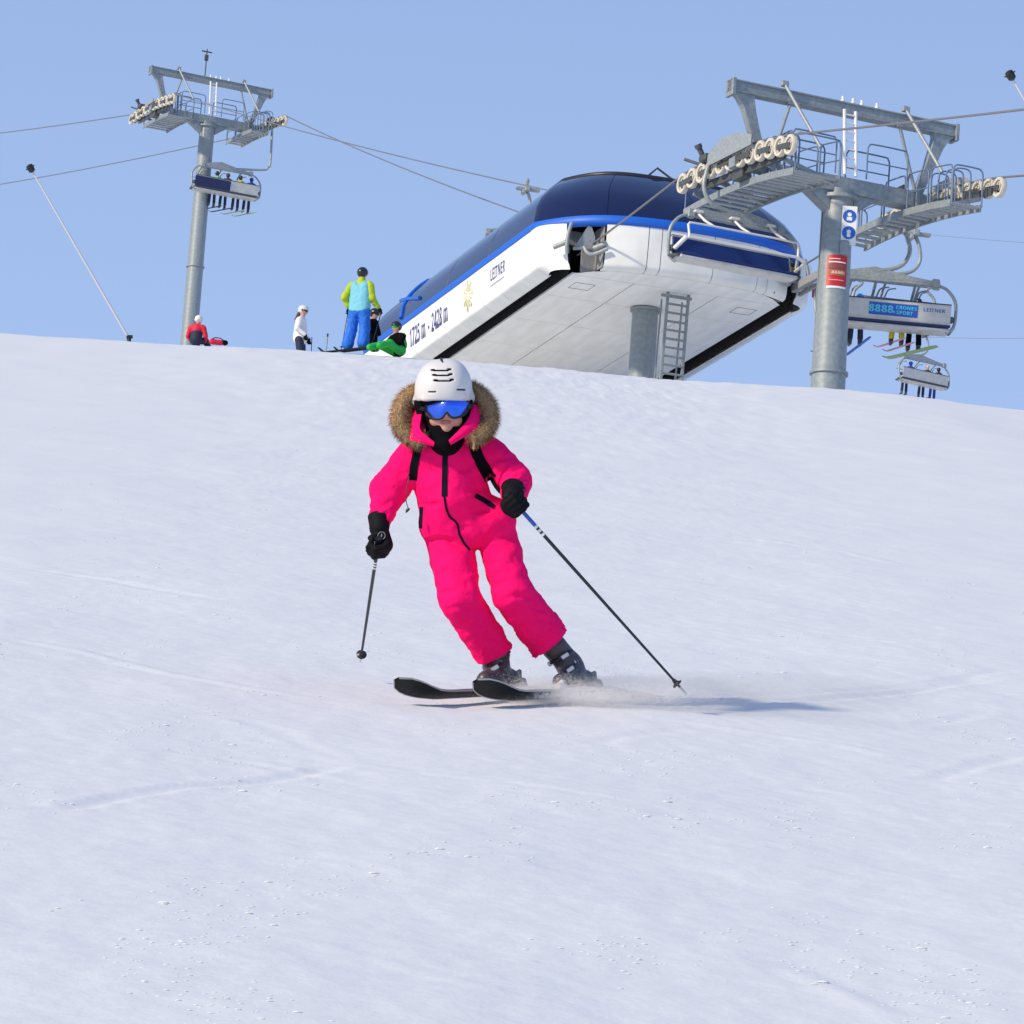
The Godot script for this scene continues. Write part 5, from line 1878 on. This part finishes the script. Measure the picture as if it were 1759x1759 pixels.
	for sd in [-1, 1]:
		f.bone(Vector3(sd * 0.13, 0.62, 0), Vector3(sd * 0.19, 0.42, 0.05), 0.055, 0.045, 0.03)
		f.bone(Vector3(sd * 0.06, 0.4, 0), Vector3(sd * 0.08, 0.06, 0.02), 0.08, 0.07, 0.03)
	blob("ski_suit", t, f, Vector3(-0.35, -0.05, -0.25), Vector3(0.35, 0.8, 0.25), 0.018, M.black_cloth)
	face_of(t, Vector3(0, 0.80, 0.02), 0.85)
	helmet_of(t, Vector3(0, 0.82, 0.02), M.helmet_black, M.lens_dark, 0.9)
	for sd in [-1, 1]:
		f = Body.new()
		f.bone(Vector3(sd * 0.08, 0.05, -0.03), Vector3(sd * 0.08, 0.04, 0.1), 0.05, 0.045, 0.02)
		blob("ski_boot", t, f, Vector3(sd * 0.08 - 0.1, -0.03, -0.12), Vector3(sd * 0.08 + 0.1, 0.15, 0.2), 0.022, M.boot)
	# snowboarder in green sitting on the crest
	t = bystander("snowboarder in green and black jacket sitting on the snow below the station wall", -2.68, -103.2, -48, {"lift": 0.02})
	t.scale = Vector3.ONE * 0.9
	f = Body.new()
	f.bone(Vector3(0, 0.16, -0.02), Vector3(0, 0.42, 0.06), 0.17, 0.15, 0.06)
	f.bone(Vector3(-0.15, 0.46, 0.06), Vector3(0.15, 0.46, 0.06), 0.085, 0.085, 0.05)
	f.bone(Vector3(0.2, 0.44, 0.06), Vector3(0.26, 0.26, 0.18), 0.08, 0.07, 0.03)
	f.bone(Vector3(0.26, 0.26, 0.18), Vector3(0.14, 0.24, 0.38), 0.065, 0.055, 0.03)
	f.bone(Vector3(-0.2, 0.44, 0.06), Vector3(-0.26, 0.26, 0.2), 0.08, 0.07, 0.03)
	f.bone(Vector3(-0.26, 0.26, 0.2), Vector3(-0.12, 0.25, 0.4), 0.065, 0.055, 0.03)
	blob("jacket", t, f, Vector3(-0.5, -0.1, -0.35), Vector3(0.5, 0.7, 0.6), 0.02, M.black_cloth)
	f = Body.new()
	f.bone(Vector3(0, 0.3, -0.1), Vector3(0, 0.46, -0.04), 0.13, 0.12, 0.04)
	f.bone(Vector3(0.2, 0.47, 0.04), Vector3(-0.2, 0.47, 0.04), 0.068, 0.068, 0.04)
	f.amp = 0.012
	blob("green_yoke", t, f, Vector3(-0.4, 0.1, -0.3), Vector3(0.4, 0.68, 0.2), 0.02, M.jacket_green)
	f = Body.new()
	for sd in [-1, 1]:
		f.bone(Vector3(sd * 0.1, 0.12, 0.0), Vector3(sd * 0.16, 0.2, 0.42), 0.12, 0.1, 0.04)
		f.bone(Vector3(sd * 0.16, 0.2, 0.42), Vector3(sd * 0.18, 0.08, 0.74), 0.09, 0.085, 0.04)
	blob("trousers", t, f, Vector3(-0.4, -0.05, -0.2), Vector3(0.4, 0.4, 0.95), 0.022, M.jacket_green)
	face_of(t, Vector3(0, 0.66, 0.12))
	helmet_of(t, Vector3(0, 0.68, 0.12), M.helmet_black, M.jacket_green)
	# woman in white, cut off by the crest
	t = bystander("skier in a white jacket and white helmet standing beyond the crest", -5.765, -124.0, 80, {})
	f = Body.new()
	f.bone(Vector3(0, 0.85, 0), Vector3(0, 1.28, -0.02), 0.19, 0.15, 0.06)
	f.bone(Vector3(-0.14, 1.32, 0), Vector3(0.14, 1.32, 0), 0.085, 0.085, 0.05)
	for sd in [-1, 1]:
		f.bone(Vector3(sd * 0.2, 1.3, 0), Vector3(sd * 0.26, 1.04, -0.04), 0.08, 0.07, 0.03)
		f.bone(Vector3(sd * 0.26, 1.04, -0.04), Vector3(sd * 0.22, 0.9, 0.16), 0.065, 0.055, 0.03)
	blob("jacket", t, f, Vector3(-0.45, 0.55, -0.35), Vector3(0.45, 1.5, 0.35), 0.02, M.jacket_white)
	f = Body.new()
	for sd in [-1, 1]:
		f.bone(Vector3(sd * 0.09, 0.8, 0), Vector3(sd * 0.1, 0.45, 0.06), 0.12, 0.1, 0.03)
		f.bone(Vector3(sd * 0.1, 0.45, 0.06), Vector3(sd * 0.11, 0.1, 0), 0.1, 0.1, 0.03)
	blob("trousers", t, f, Vector3(-0.35, -0.05, -0.25), Vector3(0.35, 1.0, 0.3), 0.024, M.trousers_navy)
	face_of(t, Vector3(0, 1.56, 0.03))
	helmet_of(t, Vector3(0, 1.58, 0.03), M.helmet, M.lens_dark)
	f = Body.new()
	f.bone(Vector3(0, 1.5, -0.09), Vector3(0, 1.36, -0.15), 0.05, 0.035, 0.03)
	f.bone(Vector3(0, 1.36, -0.15), Vector3(0, 1.22, -0.17), 0.035, 0.015, 0.03)
	blob("hair", t, f, Vector3(-0.15, 1.1, -0.3), Vector3(0.15, 1.65, 0.05), 0.016, M.hair_dark)
	hand_of(t, Vector3(0.21, 0.88, 0.18), Vector3(0, -1, 0.2), M.glove)
	hand_of(t, Vector3(-0.21, 0.88, 0.18), Vector3(0, -1, 0.2), M.glove)
	small_pole("thin ski pole beside the skier in white", t.transform * Vector3(0.24, 0.95, 0.25), t.transform * Vector3(0.3, 0.02, 0.28), M.pole_black)
	# seated person in red
	t = bystander("person in red and dark jacket with pale knitted hat sitting before the grey tower", -7.30, -107.2, 165, {"lift": 0.1})
	t.scale = Vector3.ONE * 0.76
	f = Body.new()
	f.bone(Vector3(0, 0.36, 0.02), Vector3(0, 0.44, 0.03), 0.16, 0.15, 0.05)
	f.bone(Vector3(-0.15, 0.48, 0.02), Vector3(0.15, 0.48, 0.02), 0.085, 0.085, 0.05)
	for sd in [-1, 1]:
		f.bone(Vector3(sd * 0.2, 0.46, 0.02), Vector3(sd * 0.27, 0.22, 0.06), 0.08, 0.07, 0.03)
		f.bone(Vector3(sd * 0.27, 0.22, 0.06), Vector3(sd * 0.2, 0.1, 0.24), 0.065, 0.055, 0.03)
	blob("jacket_top", t, f, Vector3(-0.45, 0.0, -0.3), Vector3(0.45, 0.7, 0.4), 0.02, M.jacket_red)
	f = Body.new()
	f.bone(Vector3(0, 0.1, 0), Vector3(0, 0.28, 0.02), 0.185, 0.172, 0.05)
	blob("jacket_lower", t, f, Vector3(-0.3, -0.15, -0.3), Vector3(0.3, 0.5, 0.3), 0.02, M.trousers_navy)
	f = Body.new()
	for sd in [-1, 1]:
		f.bone(Vector3(sd * 0.1, 0.08, 0.05), Vector3(sd * 0.16, 0.16, 0.42), 0.11, 0.1, 0.04)
		f.bone(Vector3(sd * 0.16, 0.16, 0.42), Vector3(sd * 0.17, 0.04, 0.76), 0.09, 0.085, 0.04)
	blob("trousers", t, f, Vector3(-0.4, -0.1, -0.15), Vector3(0.4, 0.35, 0.95), 0.026, M.trousers_navy)
	face_of(t, Vector3(-0.02, 0.68, 0.06))
	f = Body.new()
	f.amp = 0.012
	f.ball(Vector3(-0.02, 0.73, 0.04), Vector3(0.12, 0.12, 0.13), 0.02)
	blob("knitted_hat", t, f, Vector3(-0.2, 0.55, -0.15), Vector3(0.2, 0.95, 0.25), 0.016, M.jacket_white)
	# bag on the snow
	var bag := thing("sports_bag", "red and dark bag lying on the snow beside the person in red", "bag", xf(Vector3(-6.75, ground(-6.75, -106.2) + 0.06, -106.2), 10), "")
	bag.scale = Vector3(0.62, 0.6, 0.6)
	f = Body.new()
	f.bone(Vector3(-0.2, 0.1, 0), Vector3(0.12, 0.1, 0), 0.11, 0.1, 0.03)
	blob("bag_body", bag, f, Vector3(-0.4, -0.05, -0.2), Vector3(0.35, 0.3, 0.2), 0.02, M.jacket_red)
	f = Body.new()
	f.ball(Vector3(0.26, 0.11, 0), Vector3(0.12, 0.1, 0.12), 0.03)
	blob("dark_end", bag, f, Vector3(0.08, -0.05, -0.2), Vector3(0.45, 0.28, 0.2), 0.02, M.black_cloth)
	var s := Shape.new()
	s.tube(spline([Vector3(-0.25, 0.16, 0.05), Vector3(-0.1, 0.25, 0.05), Vector3(0.1, 0.24, 0.05), Vector3(0.22, 0.16, 0.05)], 4), 0.018, 6)
	put("handle", s.mesh(), M.black_cloth, bag)
	# marker stick
	s = Shape.new()
	var gx := -4.30; var gz := -105.0
	var st := thing("marker_stick", "short thin stick standing in the snow left of the skier in lime", "marker", xf(Vector3(gx, ground(gx, gz), gz)))
	s.tube([Vector3(0, -0.05, 0), Vector3(0.01, 0.42, 0)], [0.018, 0.014], 6)
	put("stick", s.mesh(), M.galvanised, st)
	s = Shape.new()
	s.tube([Vector3(0.009, 0.36, 0), Vector3(0.01, 0.43, 0)], 0.022, 6)
	put("cap", s.mesh(), M.dark_plastic, st)

func snow_lance(label: String, foot: Vector3, head: Vector3) -> void:
	var t := thing("snow_lance", label, "snow lance", xf(foot), "snowmaking lances")
	var d := head - foot
	var s := Shape.new()
	s.tube([Vector3.ZERO, d * 0.5, d * 0.985], [0.028, 0.025, 0.018], 10)
	put("lance_tube", s.mesh(), M.lance_grey, t)
	s = Shape.new()
	var b := Basis(Quaternion(Vector3.UP, d.normalized()))
	s.lathe(Transform3D(b, d), [Vector2(0.03, -0.12), Vector2(0.075, -0.09), Vector2(0.085, 0.0), Vector2(0.075, 0.06), Vector2(0.02, 0.08), Vector2(0, 0.08)], 14)
	for k in 6:
		var a := TAU * k / 6
		s.tube([d + b * Vector3(cos(a) * 0.07, 0, sin(a) * 0.07), d + b * Vector3(cos(a) * 0.11, 0.01, sin(a) * 0.11)], 0.014, 6)
	put("nozzle_head", s.mesh(), M.dark_plastic, t)
	s = Shape.new()
	s.tube([Vector3(0, -0.4, 0), Vector3(0, 0.08, 0)], 0.05, 10)
	s.tube([Vector3(-0.06, 0.03, 0.03), Vector3(0.08, 0.05, 0.03)], 0.04, 8)
	put("foot_joint", s.mesh(), M.dark_plastic, t)


# ---------------------------------------------------------------- materials
func build_materials() -> void:
	var mottle := noise_picture(256, 0.02, 4, 3, Color(0.82, 0.83, 0.84), Color(1, 1, 1))
	var blotch := noise_picture(256, 0.012, 4, 8, Color(0.90, 0.91, 0.89), Color(1, 1, 1))
	var weave := bump_picture(256, 0.06, 4, 5, 2.0)
	var snow := make("snow", lin(0.745, 0.76, 0.765), 0.8)
	snow.albedo_texture = noise_picture(512, 0.02, 5, 21, Color(0.965, 0.968, 0.975), Color(1, 1, 1))
	snow.uv1_triplanar = true
	snow.uv1_world_triplanar = true
	snow.uv1_scale = Vector3(1.1, 1.1, 0.8)
	snow.normal_enabled = true
	snow.normal_texture = bump_picture(1024, 0.022, 6, 12, 3.0)
	snow.normal_scale = 0.4
	make("snow_clod", lin(0.78, 0.79, 0.80), 0.85)
	make("snow_grain", lin(0.92, 0.92, 0.92), 0.8).backlight = Color(0.9, 0.9, 0.9)
	var pink := make("pink", lin(0.99, 0.008, 0.155), 0.75)
	pink.metallic_specular = 0.12
	pink.normal_enabled = true
	pink.normal_texture = wrinkle_picture(512, 0.007, 31, 7.0)
	pink.normal_scale = 0.65
	pink.uv1_triplanar = true
	pink.uv1_scale = Vector3(2.0, 2.6, 2.0)
	make("fur", Color(1, 1, 1), 0.8).vertex_color_use_as_albedo = true
	M.fur.backlight = Color(0.85, 0.85, 0.85)
	M.fur.cull_mode = BaseMaterial3D.CULL_DISABLED
	var skin := make("skin", lin(0.56, 0.30, 0.22), 0.5)
	skin.subsurf_scatter_enabled = true
	skin.subsurf_scatter_strength = 0.2
	make("lips", lin(0.42, 0.12, 0.11), 0.45)
	make("black_cloth", lin(0.006, 0.006, 0.008), 0.9).metallic_specular = 0.15
	make("glove", lin(0.006, 0.006, 0.008), 0.7).metallic_specular = 0.25
	make("zip", lin(0.008, 0.007, 0.02), 0.7).metallic_specular = 0.15
	make("helmet", lin(0.66, 0.65, 0.64), 0.4)
	make("helmet_black", lin(0.015, 0.02, 0.025), 0.3)
	var lens := make("lens", lin(0.015, 0.15, 0.95), 0.08, 1.0)
	lens.clearcoat_enabled = true
	make("lens_dark", lin(0.02, 0.02, 0.03), 0.1)
	make("dark_plastic", lin(0.012, 0.012, 0.014), 0.4)
	make("boot", lin(0.055, 0.05, 0.062), 0.4)
	make("boot_strap", lin(0.015, 0.015, 0.017), 0.4)
	make("steel_bright", lin(0.55, 0.56, 0.58), 0.3, 0.8)
	make("ski_top", lin(0.03, 0.03, 0.035), 0.3)
	make("ski_base", lin(0.010, 0.011, 0.012), 0.55)
	M.ski_base.metallic_specular = 0.3
	make("ski_edge", lin(0.45, 0.45, 0.42), 0.35, 0.6)
	make("binding", lin(0.55, 0.56, 0.58), 0.35)
	make("binding_heel", lin(0.30, 0.30, 0.22), 0.4)
	make("binding_plate", lin(0.25, 0.28, 0.05), 0.5)
	make("pole_blue", lin(0.015, 0.11, 0.48), 0.35)
	make("pole_black", lin(0.012, 0.014, 0.022), 0.35)
	make("white_paint", lin(0.78, 0.78, 0.77), 0.45)
	make("grey_print", lin(0.25, 0.25, 0.26), 0.5)
	make("galvanised", lin(0.32, 0.365, 0.38), 0.5, 0.15, mottle, 0.9)
	make("light_steel", lin(0.38, 0.42, 0.42), 0.45, 0.15, mottle, 1.4)
	make("dark_steel", lin(0.10, 0.11, 0.11), 0.5, 0.2, mottle, 1.2)
	make("rail_blue", lin(0.12, 0.18, 0.28), 0.45)
	make("sheave_cream", lin(0.74, 0.69, 0.57), 0.6, 0.0, mottle, 2.0)
	make("rope", lin(0.20, 0.20, 0.21), 0.5, 0.3)
	make("sign_blue", lin(0.02, 0.12, 0.50), 0.4)
	make("sign_red", lin(0.50, 0.015, 0.02), 0.4)
	make("sign_dark", lin(0.20, 0.06, 0.05), 0.5)
	make("sign_brown", lin(0.36, 0.10, 0.06), 0.5)
	make("sign_cream", lin(0.62, 0.42, 0.30), 0.5)
	make("sign_pink", lin(0.75, 0.30, 0.30), 0.5)
	make("chair_white", lin(0.62, 0.61, 0.60), 0.45, 0.0, blotch, 0.7)
	make("chair_blue", lin(0.006, 0.03, 0.17), 0.55)
	make("chair_navy", lin(0.01, 0.018, 0.09), 0.5)
	make("chair_bar", lin(0.72, 0.72, 0.69), 0.4)
	make("advert_blue", lin(0.012, 0.09, 0.44), 0.4)
	make("advert_cyan", lin(0.08, 0.55, 0.72), 0.4)
	make("print_blue", lin(0.05, 0.10, 0.36), 0.5)
	make("print_navy", lin(0.05, 0.055, 0.20), 0.5)
	make("station_white", lin(0.94, 0.94, 0.91), 0.4, 0.0, blotch, 0.25)
	make("station_under", lin(0.95, 0.955, 0.95), 0.5, 0.0, noise_picture(512, 0.008, 5, 44, Color(0.93, 0.935, 0.93), Color(1, 1, 1)), 0.3).uv1_scale = Vector3(0.55, 0.3, 0.12)
	make("joint_grey", lin(0.35, 0.36, 0.36), 0.5)
	make("gate_grey", lin(0.34, 0.34, 0.34), 0.5, 0.0, mottle, 1.0)
	make("black_void", lin(0.012, 0.012, 0.018), 0.8)
	make("band_blue", lin(0.006, 0.12, 0.60), 0.5)
	var glass := make("roof_glass", lin(0.010, 0.016, 0.07, 0.94), 0.06)
	glass.transparency = BaseMaterial3D.TRANSPARENCY_ALPHA
	make("dark_roof", lin(0.02, 0.022, 0.024), 0.4)
	make("machine_dark", lin(0.03, 0.032, 0.04), 0.6, 0.0, mottle, 0.6)
	make("emblem", lin(0.72, 0.66, 0.30), 0.5)
	make("jacket_aqua", lin(0.16, 0.50, 0.62), 0.7)
	make("jacket_lime", lin(0.40, 0.52, 0.01), 0.7)
	make("trousers_blue", lin(0.008, 0.14, 0.62), 0.7)
	make("jacket_green", lin(0.012, 0.40, 0.05), 0.7)
	make("jacket_white", lin(0.72, 0.71, 0.70), 0.75)
	make("trousers_navy", lin(0.012, 0.018, 0.05), 0.75)
	make("jacket_red", lin(0.62, 0.008, 0.04), 0.7)
	make("jacket_yellow", lin(0.55, 0.50, 0.02), 0.7)
	make("jacket_sky", lin(0.03, 0.32, 0.70), 0.7)
	make("jacket_navy_blue", lin(0.01, 0.04, 0.30), 0.7)
	make("jacket_pale_green", lin(0.30, 0.52, 0.22), 0.7)
	make("hair_dark", lin(0.05, 0.035, 0.03), 0.6)
	make("lance_grey", lin(0.60, 0.60, 0.60), 0.6)
	make("board_green", lin(0.25, 0.38, 0.12), 0.4)
	make("ski_pink", lin(0.70, 0.35, 0.40), 0.4)

func _ready() -> void:
	rng.seed = 20240117
	rough_noise.seed = 4; rough_noise.frequency = 0.35; rough_noise.fractal_octaves = 3
	fine_noise.seed = 9; fine_noise.frequency = 1.1; fine_noise.fractal_octaves = 3
	cloth_noise.seed = 15; cloth_noise.frequency = 11.0; cloth_noise.fractal_octaves = 2
	# camera
	var cam := Camera3D.new()
	cam.name = "camera"
	cam.fov = 11.8
	cam.near = 0.2
	cam.far = 4000.0
	add_child(cam)
	cam.position = Vector3(0, 1.6, 0)
	cam.rotation_degrees = Vector3(12.3, 0, 4.05)
	cam.current = true
	# sky and sun
	var sky_mat := ProceduralSkyMaterial.new()
	sky_mat.sky_top_color = lin(0.17, 0.30, 0.60)
	sky_mat.sky_horizon_color = lin(0.637, 0.83, 1.2)
	sky_mat.sky_curve = 0.2
	sky_mat.ground_bottom_color = lin(0.6, 0.64, 0.72)
	sky_mat.ground_horizon_color = lin(0.6, 0.66, 0.78)
	var sky := Sky.new()
	sky.sky_material = sky_mat
	var env := Environment.new()
	env.background_mode = Environment.BG_SKY
	env.sky = sky
	env.tonemap_mode = Environment.TONE_MAPPER_LINEAR
	env.tonemap_exposure = 1.0
	env.volumetric_fog_enabled = true
	env.volumetric_fog_density = 0.0
	env.sdfgi_enabled = true
	env.ssao_enabled = true
	env.ssil_enabled = true
	var we := WorldEnvironment.new()
	we.name = "sky"
	we.environment = env
	add_child(we)
	var sun := DirectionalLight3D.new()
	sun.name = "sun"
	sun.light_energy = 1.25
	sun.light_color = Color(1.0, 0.93, 0.82)
	sun.light_angular_distance = 3.5
	sun.shadow_enabled = true
	add_child(sun)
	sun.look_at_from_position(Vector3.ZERO, -Vector3(-0.72, 0.47, 0.51), Vector3.UP)

	build_materials()
	table_h.resize(4800)
	var h := 0.0
	for i in 240: h -= incline(-60.0 + i * 0.25 + 0.125) * 0.25
	for i in 4800:
		table_h[i] = h
		h += incline(-60.0 + i * 0.25 + 0.125) * 0.25
	lay_tracks()
	build_snow()
	build_station()
	# towers
	var near_top := Vector3(8.582, 41.0, -134.698)
	var near_tower := lift_tower("large grey lift tower with blue round signs and a red notice on its pole", near_top, 24.0, ground(8.6, -134.7), true, 0.0)
	var far_top := Vector3(-18.373, 80.165, -264.331)
	var far_tower := lift_tower("distant slim grey lift tower standing at the left", far_top, 24.0, ground(-18.4, -264.3), false, 0.0)
	# ropes of the near tower
	var ropes := "haul ropes of the chairlift"
	for sd in [-1.0, 1.0]:
		var pts := []
		for k in 12:
			var z := -3.3 + k * 0.6
			pts.append(near_tower.transform * Vector3(sd * 3.3, rope_y(z) + 0.02, z))
		var back: Vector3 = Vector3(4.664, 40.103, -143.082) + Basis(Vector3.UP, deg_to_rad(17.5)) * Vector3(sd * 3.1, 0.68, -1.0)
		var first: Array = sag(back, pts[0], 0.02)
		var u := (near_tower.transform.basis * Vector3(0, -0.176, 1)).normalized()
		var last: Array = sag(pts[-1], pts[-1] + u * 60.0, 0.3)
		cable("steel haul rope running over the %s sheaves of the large tower" % ("left" if sd < 0 else "right"), first.slice(0, first.size() - 1) + pts + last.slice(1), 0.032, ropes)
		pts = []
		for k in 12:
			var z := -3.3 + k * 0.6
			pts.append(far_tower.transform * Vector3(sd * 3.3, rope_y(z) + 0.02, z))
		u = (far_tower.transform.basis * Vector3(0, 0.215 if sd < 0 else 0.18, -1)).normalized()
		first = sag(pts[0] + u * 90.0, pts[0], 0.5)
		var into := Vector3(1.45, 52.68, -178.21) if sd < 0 else Vector3(1.55, 51.39, -178.49)
		last = sag(pts[-1], into, 0.25)
		cable("thin haul rope over the %s sheaves of the distant tower" % ("left" if sd < 0 else "right"), first.slice(0, first.size() - 1) + pts + last.slice(1), 0.03, ropes)
	# chairs and riders
	var front_chair := lift_chair("empty lift chair seen from the front, blue seat before the station", near_tower.transform * Vector3(-3.3, rope_y(-1.5) + 0.05, -1.5), 204.0, true, {"shift": -0.85, "hang": 0.12})
	var big := lift_chair("lift chair seen from behind with blue advert panel on its white back", Vector3(10.692, 40.869, -137.796), 4.0, false, {"panel": true, "maker": true, "shift": -0.4})
	rider("rider in red jacket, mostly hidden behind the large tower's pole", big, -1.35, {"jacket": M.jacket_red, "trousers": M.trousers_navy, "helmet": M.jacket_navy_blue, "skis": [[-0.12, -0.6, -0.15, 1.5, 0.0, 0.05, M.ski_base, "dark ski hanging below the rider in red"]]})
	rider("rider in sky blue jacket next to the rider in red", big, -0.75, {"jacket": M.jacket_sky, "trousers": M.trousers_navy, "helmet": M.jacket_sky, "size": 0.9, "skis": [[0.1, -0.7, -0.5, 1.2, 0.0, 0.05, M.pole_blue, "short blue ski hanging below the rider in sky blue"]]})
	rider("small rider in yellow trousers on the chair with the advert", big, 0.45, {"jacket": M.jacket_yellow, "trousers": M.jacket_yellow, "helmet": M.helmet_black, "size": 0.62, "boots": M.boot, "skis": [[-0.15, -0.8, -0.15, 1.2, 0.0, 0.045, M.ski_pink, "pink-tipped ski hanging below the yellow trousers"], [0.12, -0.8, -0.15, 1.2, -0.1, 0.045, M.ski_pink, "second pink-tipped ski hanging below the yellow trousers"]]})
	rider("rider in black trousers at the right of the yellow one", big, 0.95, {"jacket": M.black_cloth, "trousers": M.black_cloth, "helmet": M.helmet_black, "size": 0.92, "skis": [[0.0, -1.6, -0.35, 1.7, -0.02, 0.13, M.board_green, "pale green snowboard slung below the rider in black trousers"]]})
	var far_right := lift_chair("small far lift chair low over the crest at the right, plain grey back", Vector3(23.4, 75.1, -280.448), 30.0, false, {"trim": false, "half": 1.75})
	rider("far rider in blue jacket and hat on the chair over the crest", far_right, -0.95, {"size": 1.3, "jacket": M.jacket_navy_blue, "trousers": M.trousers_navy, "helmet": M.jacket_navy_blue, "skis": [[0.1, -0.9, 0.05, 1.6, 0.0, 0.05, M.ski_pink, "pale ski below the far rider in blue"]]})
	rider("far rider in pale hood in the middle of the chair over the crest", far_right, 0.25, {"size": 1.3, "jacket": M.hair_dark, "trousers": M.trousers_navy, "helmet": M.sign_cream, "skis": [[0.0, -0.3, -0.1, 1.5, 0.0, 0.05, M.ski_base, "dark ski below the far rider in pale hood"]]})
	rider("far rider in dark jacket at the right end of the chair over the crest", far_right, 1.05, {"size": 1.3, "jacket": M.trousers_navy, "trousers": M.jacket_navy_blue, "helmet": M.helmet_black})
	var far_left := lift_chair("small lift chair hanging before the distant tower, half blue and half white back", far_tower.transform * Vector3(3.3, rope_y(1.0) + 0.05, 1.0), 24.0, false, {"trim": false, "shift": -2.3, "hang": 1.7})
	var ls := Shape.new()
	var lt := Transform3D(Basis(Vector3.RIGHT, deg_to_rad(8)), Vector3(-0.85, -2.76, 0.245))
	ls.box(lt, Vector3(2.1, 0.62, 0.05), 0.02)
	put("raised_cover", ls.mesh(), M.chair_navy, far_left, Transform3D(Basis.from_scale(Vector3(1, 0.86, 1)), Vector3(-2.3, -1.66 * 0.14 - 1.7, 0)))
	var left_look := [[-0.55, M.jacket_pale_green, M.helmet_black, "pale green jacket"], [0.1, M.hair_dark, M.hair_dark, "brown jacket"], [0.85, M.jacket_yellow, M.helmet_black, "yellow jacket"], [1.5, M.jacket_navy_blue, M.jacket_navy_blue, "dark blue jacket"]]
	for q in left_look:
		rider("far rider in %s on the chair by the distant tower" % q[3], far_left, q[0], {"size": 1.3, "jacket": q[1], "trousers": M.trousers_navy, "helmet": q[2], "skis": [[0.0, -0.7, -0.1, 1.6, 0.0, 0.06, M.board_green if q[0] > 0.5 else M.ski_base, "ski below the far rider in %s" % q[3]]]})
	# ropes of the lift behind
	cable("faint rope carrying the far chair over the crest", sag(Vector3(22.4, 75.2, -281.5), Vector3(36.0, 73.6, -270.0), 0.3), 0.012, "ropes of the far lift")
	cable("faint rope at the right behind the chair with the advert", sag(Vector3(12.7, 46.74, -159.1), Vector3(18.2, 41.2, -139.6), 0.05), 0.006, "ropes of the far lift")
	lift_chair("far lift chair mostly hidden by the chair with the advert", Vector3(12.738, 46.699, -159.04), 8.0, false, {"trim": false, "half": 1.35, "shift": -0.6, "tee": true, "hang": 0.1})
	lift_chair("far lift chair whose hanger alone shows above the station roof", Vector3(-0.32, 55.55, -187.8), 12.0, false, {"trim": false, "half": 1.35, "tee": true, "hang": 0.3})
	snow_lance("thin leaning snow lance with dark head at the left edge of the crest", Vector3(-8.909, ground(-8.9, -108.7) + 0.15, -108.722), Vector3(-11.412, 32.294, -107.939))
	snow_lance("leaning snow lance whose dark head shows in the upper right corner", Vector3(12.9, ground(12.9, -87.4), -87.4), Vector3(8.463, 29.142, -86.109))
	build_people()
	build_skier()
	build_spray()
	build_clods()
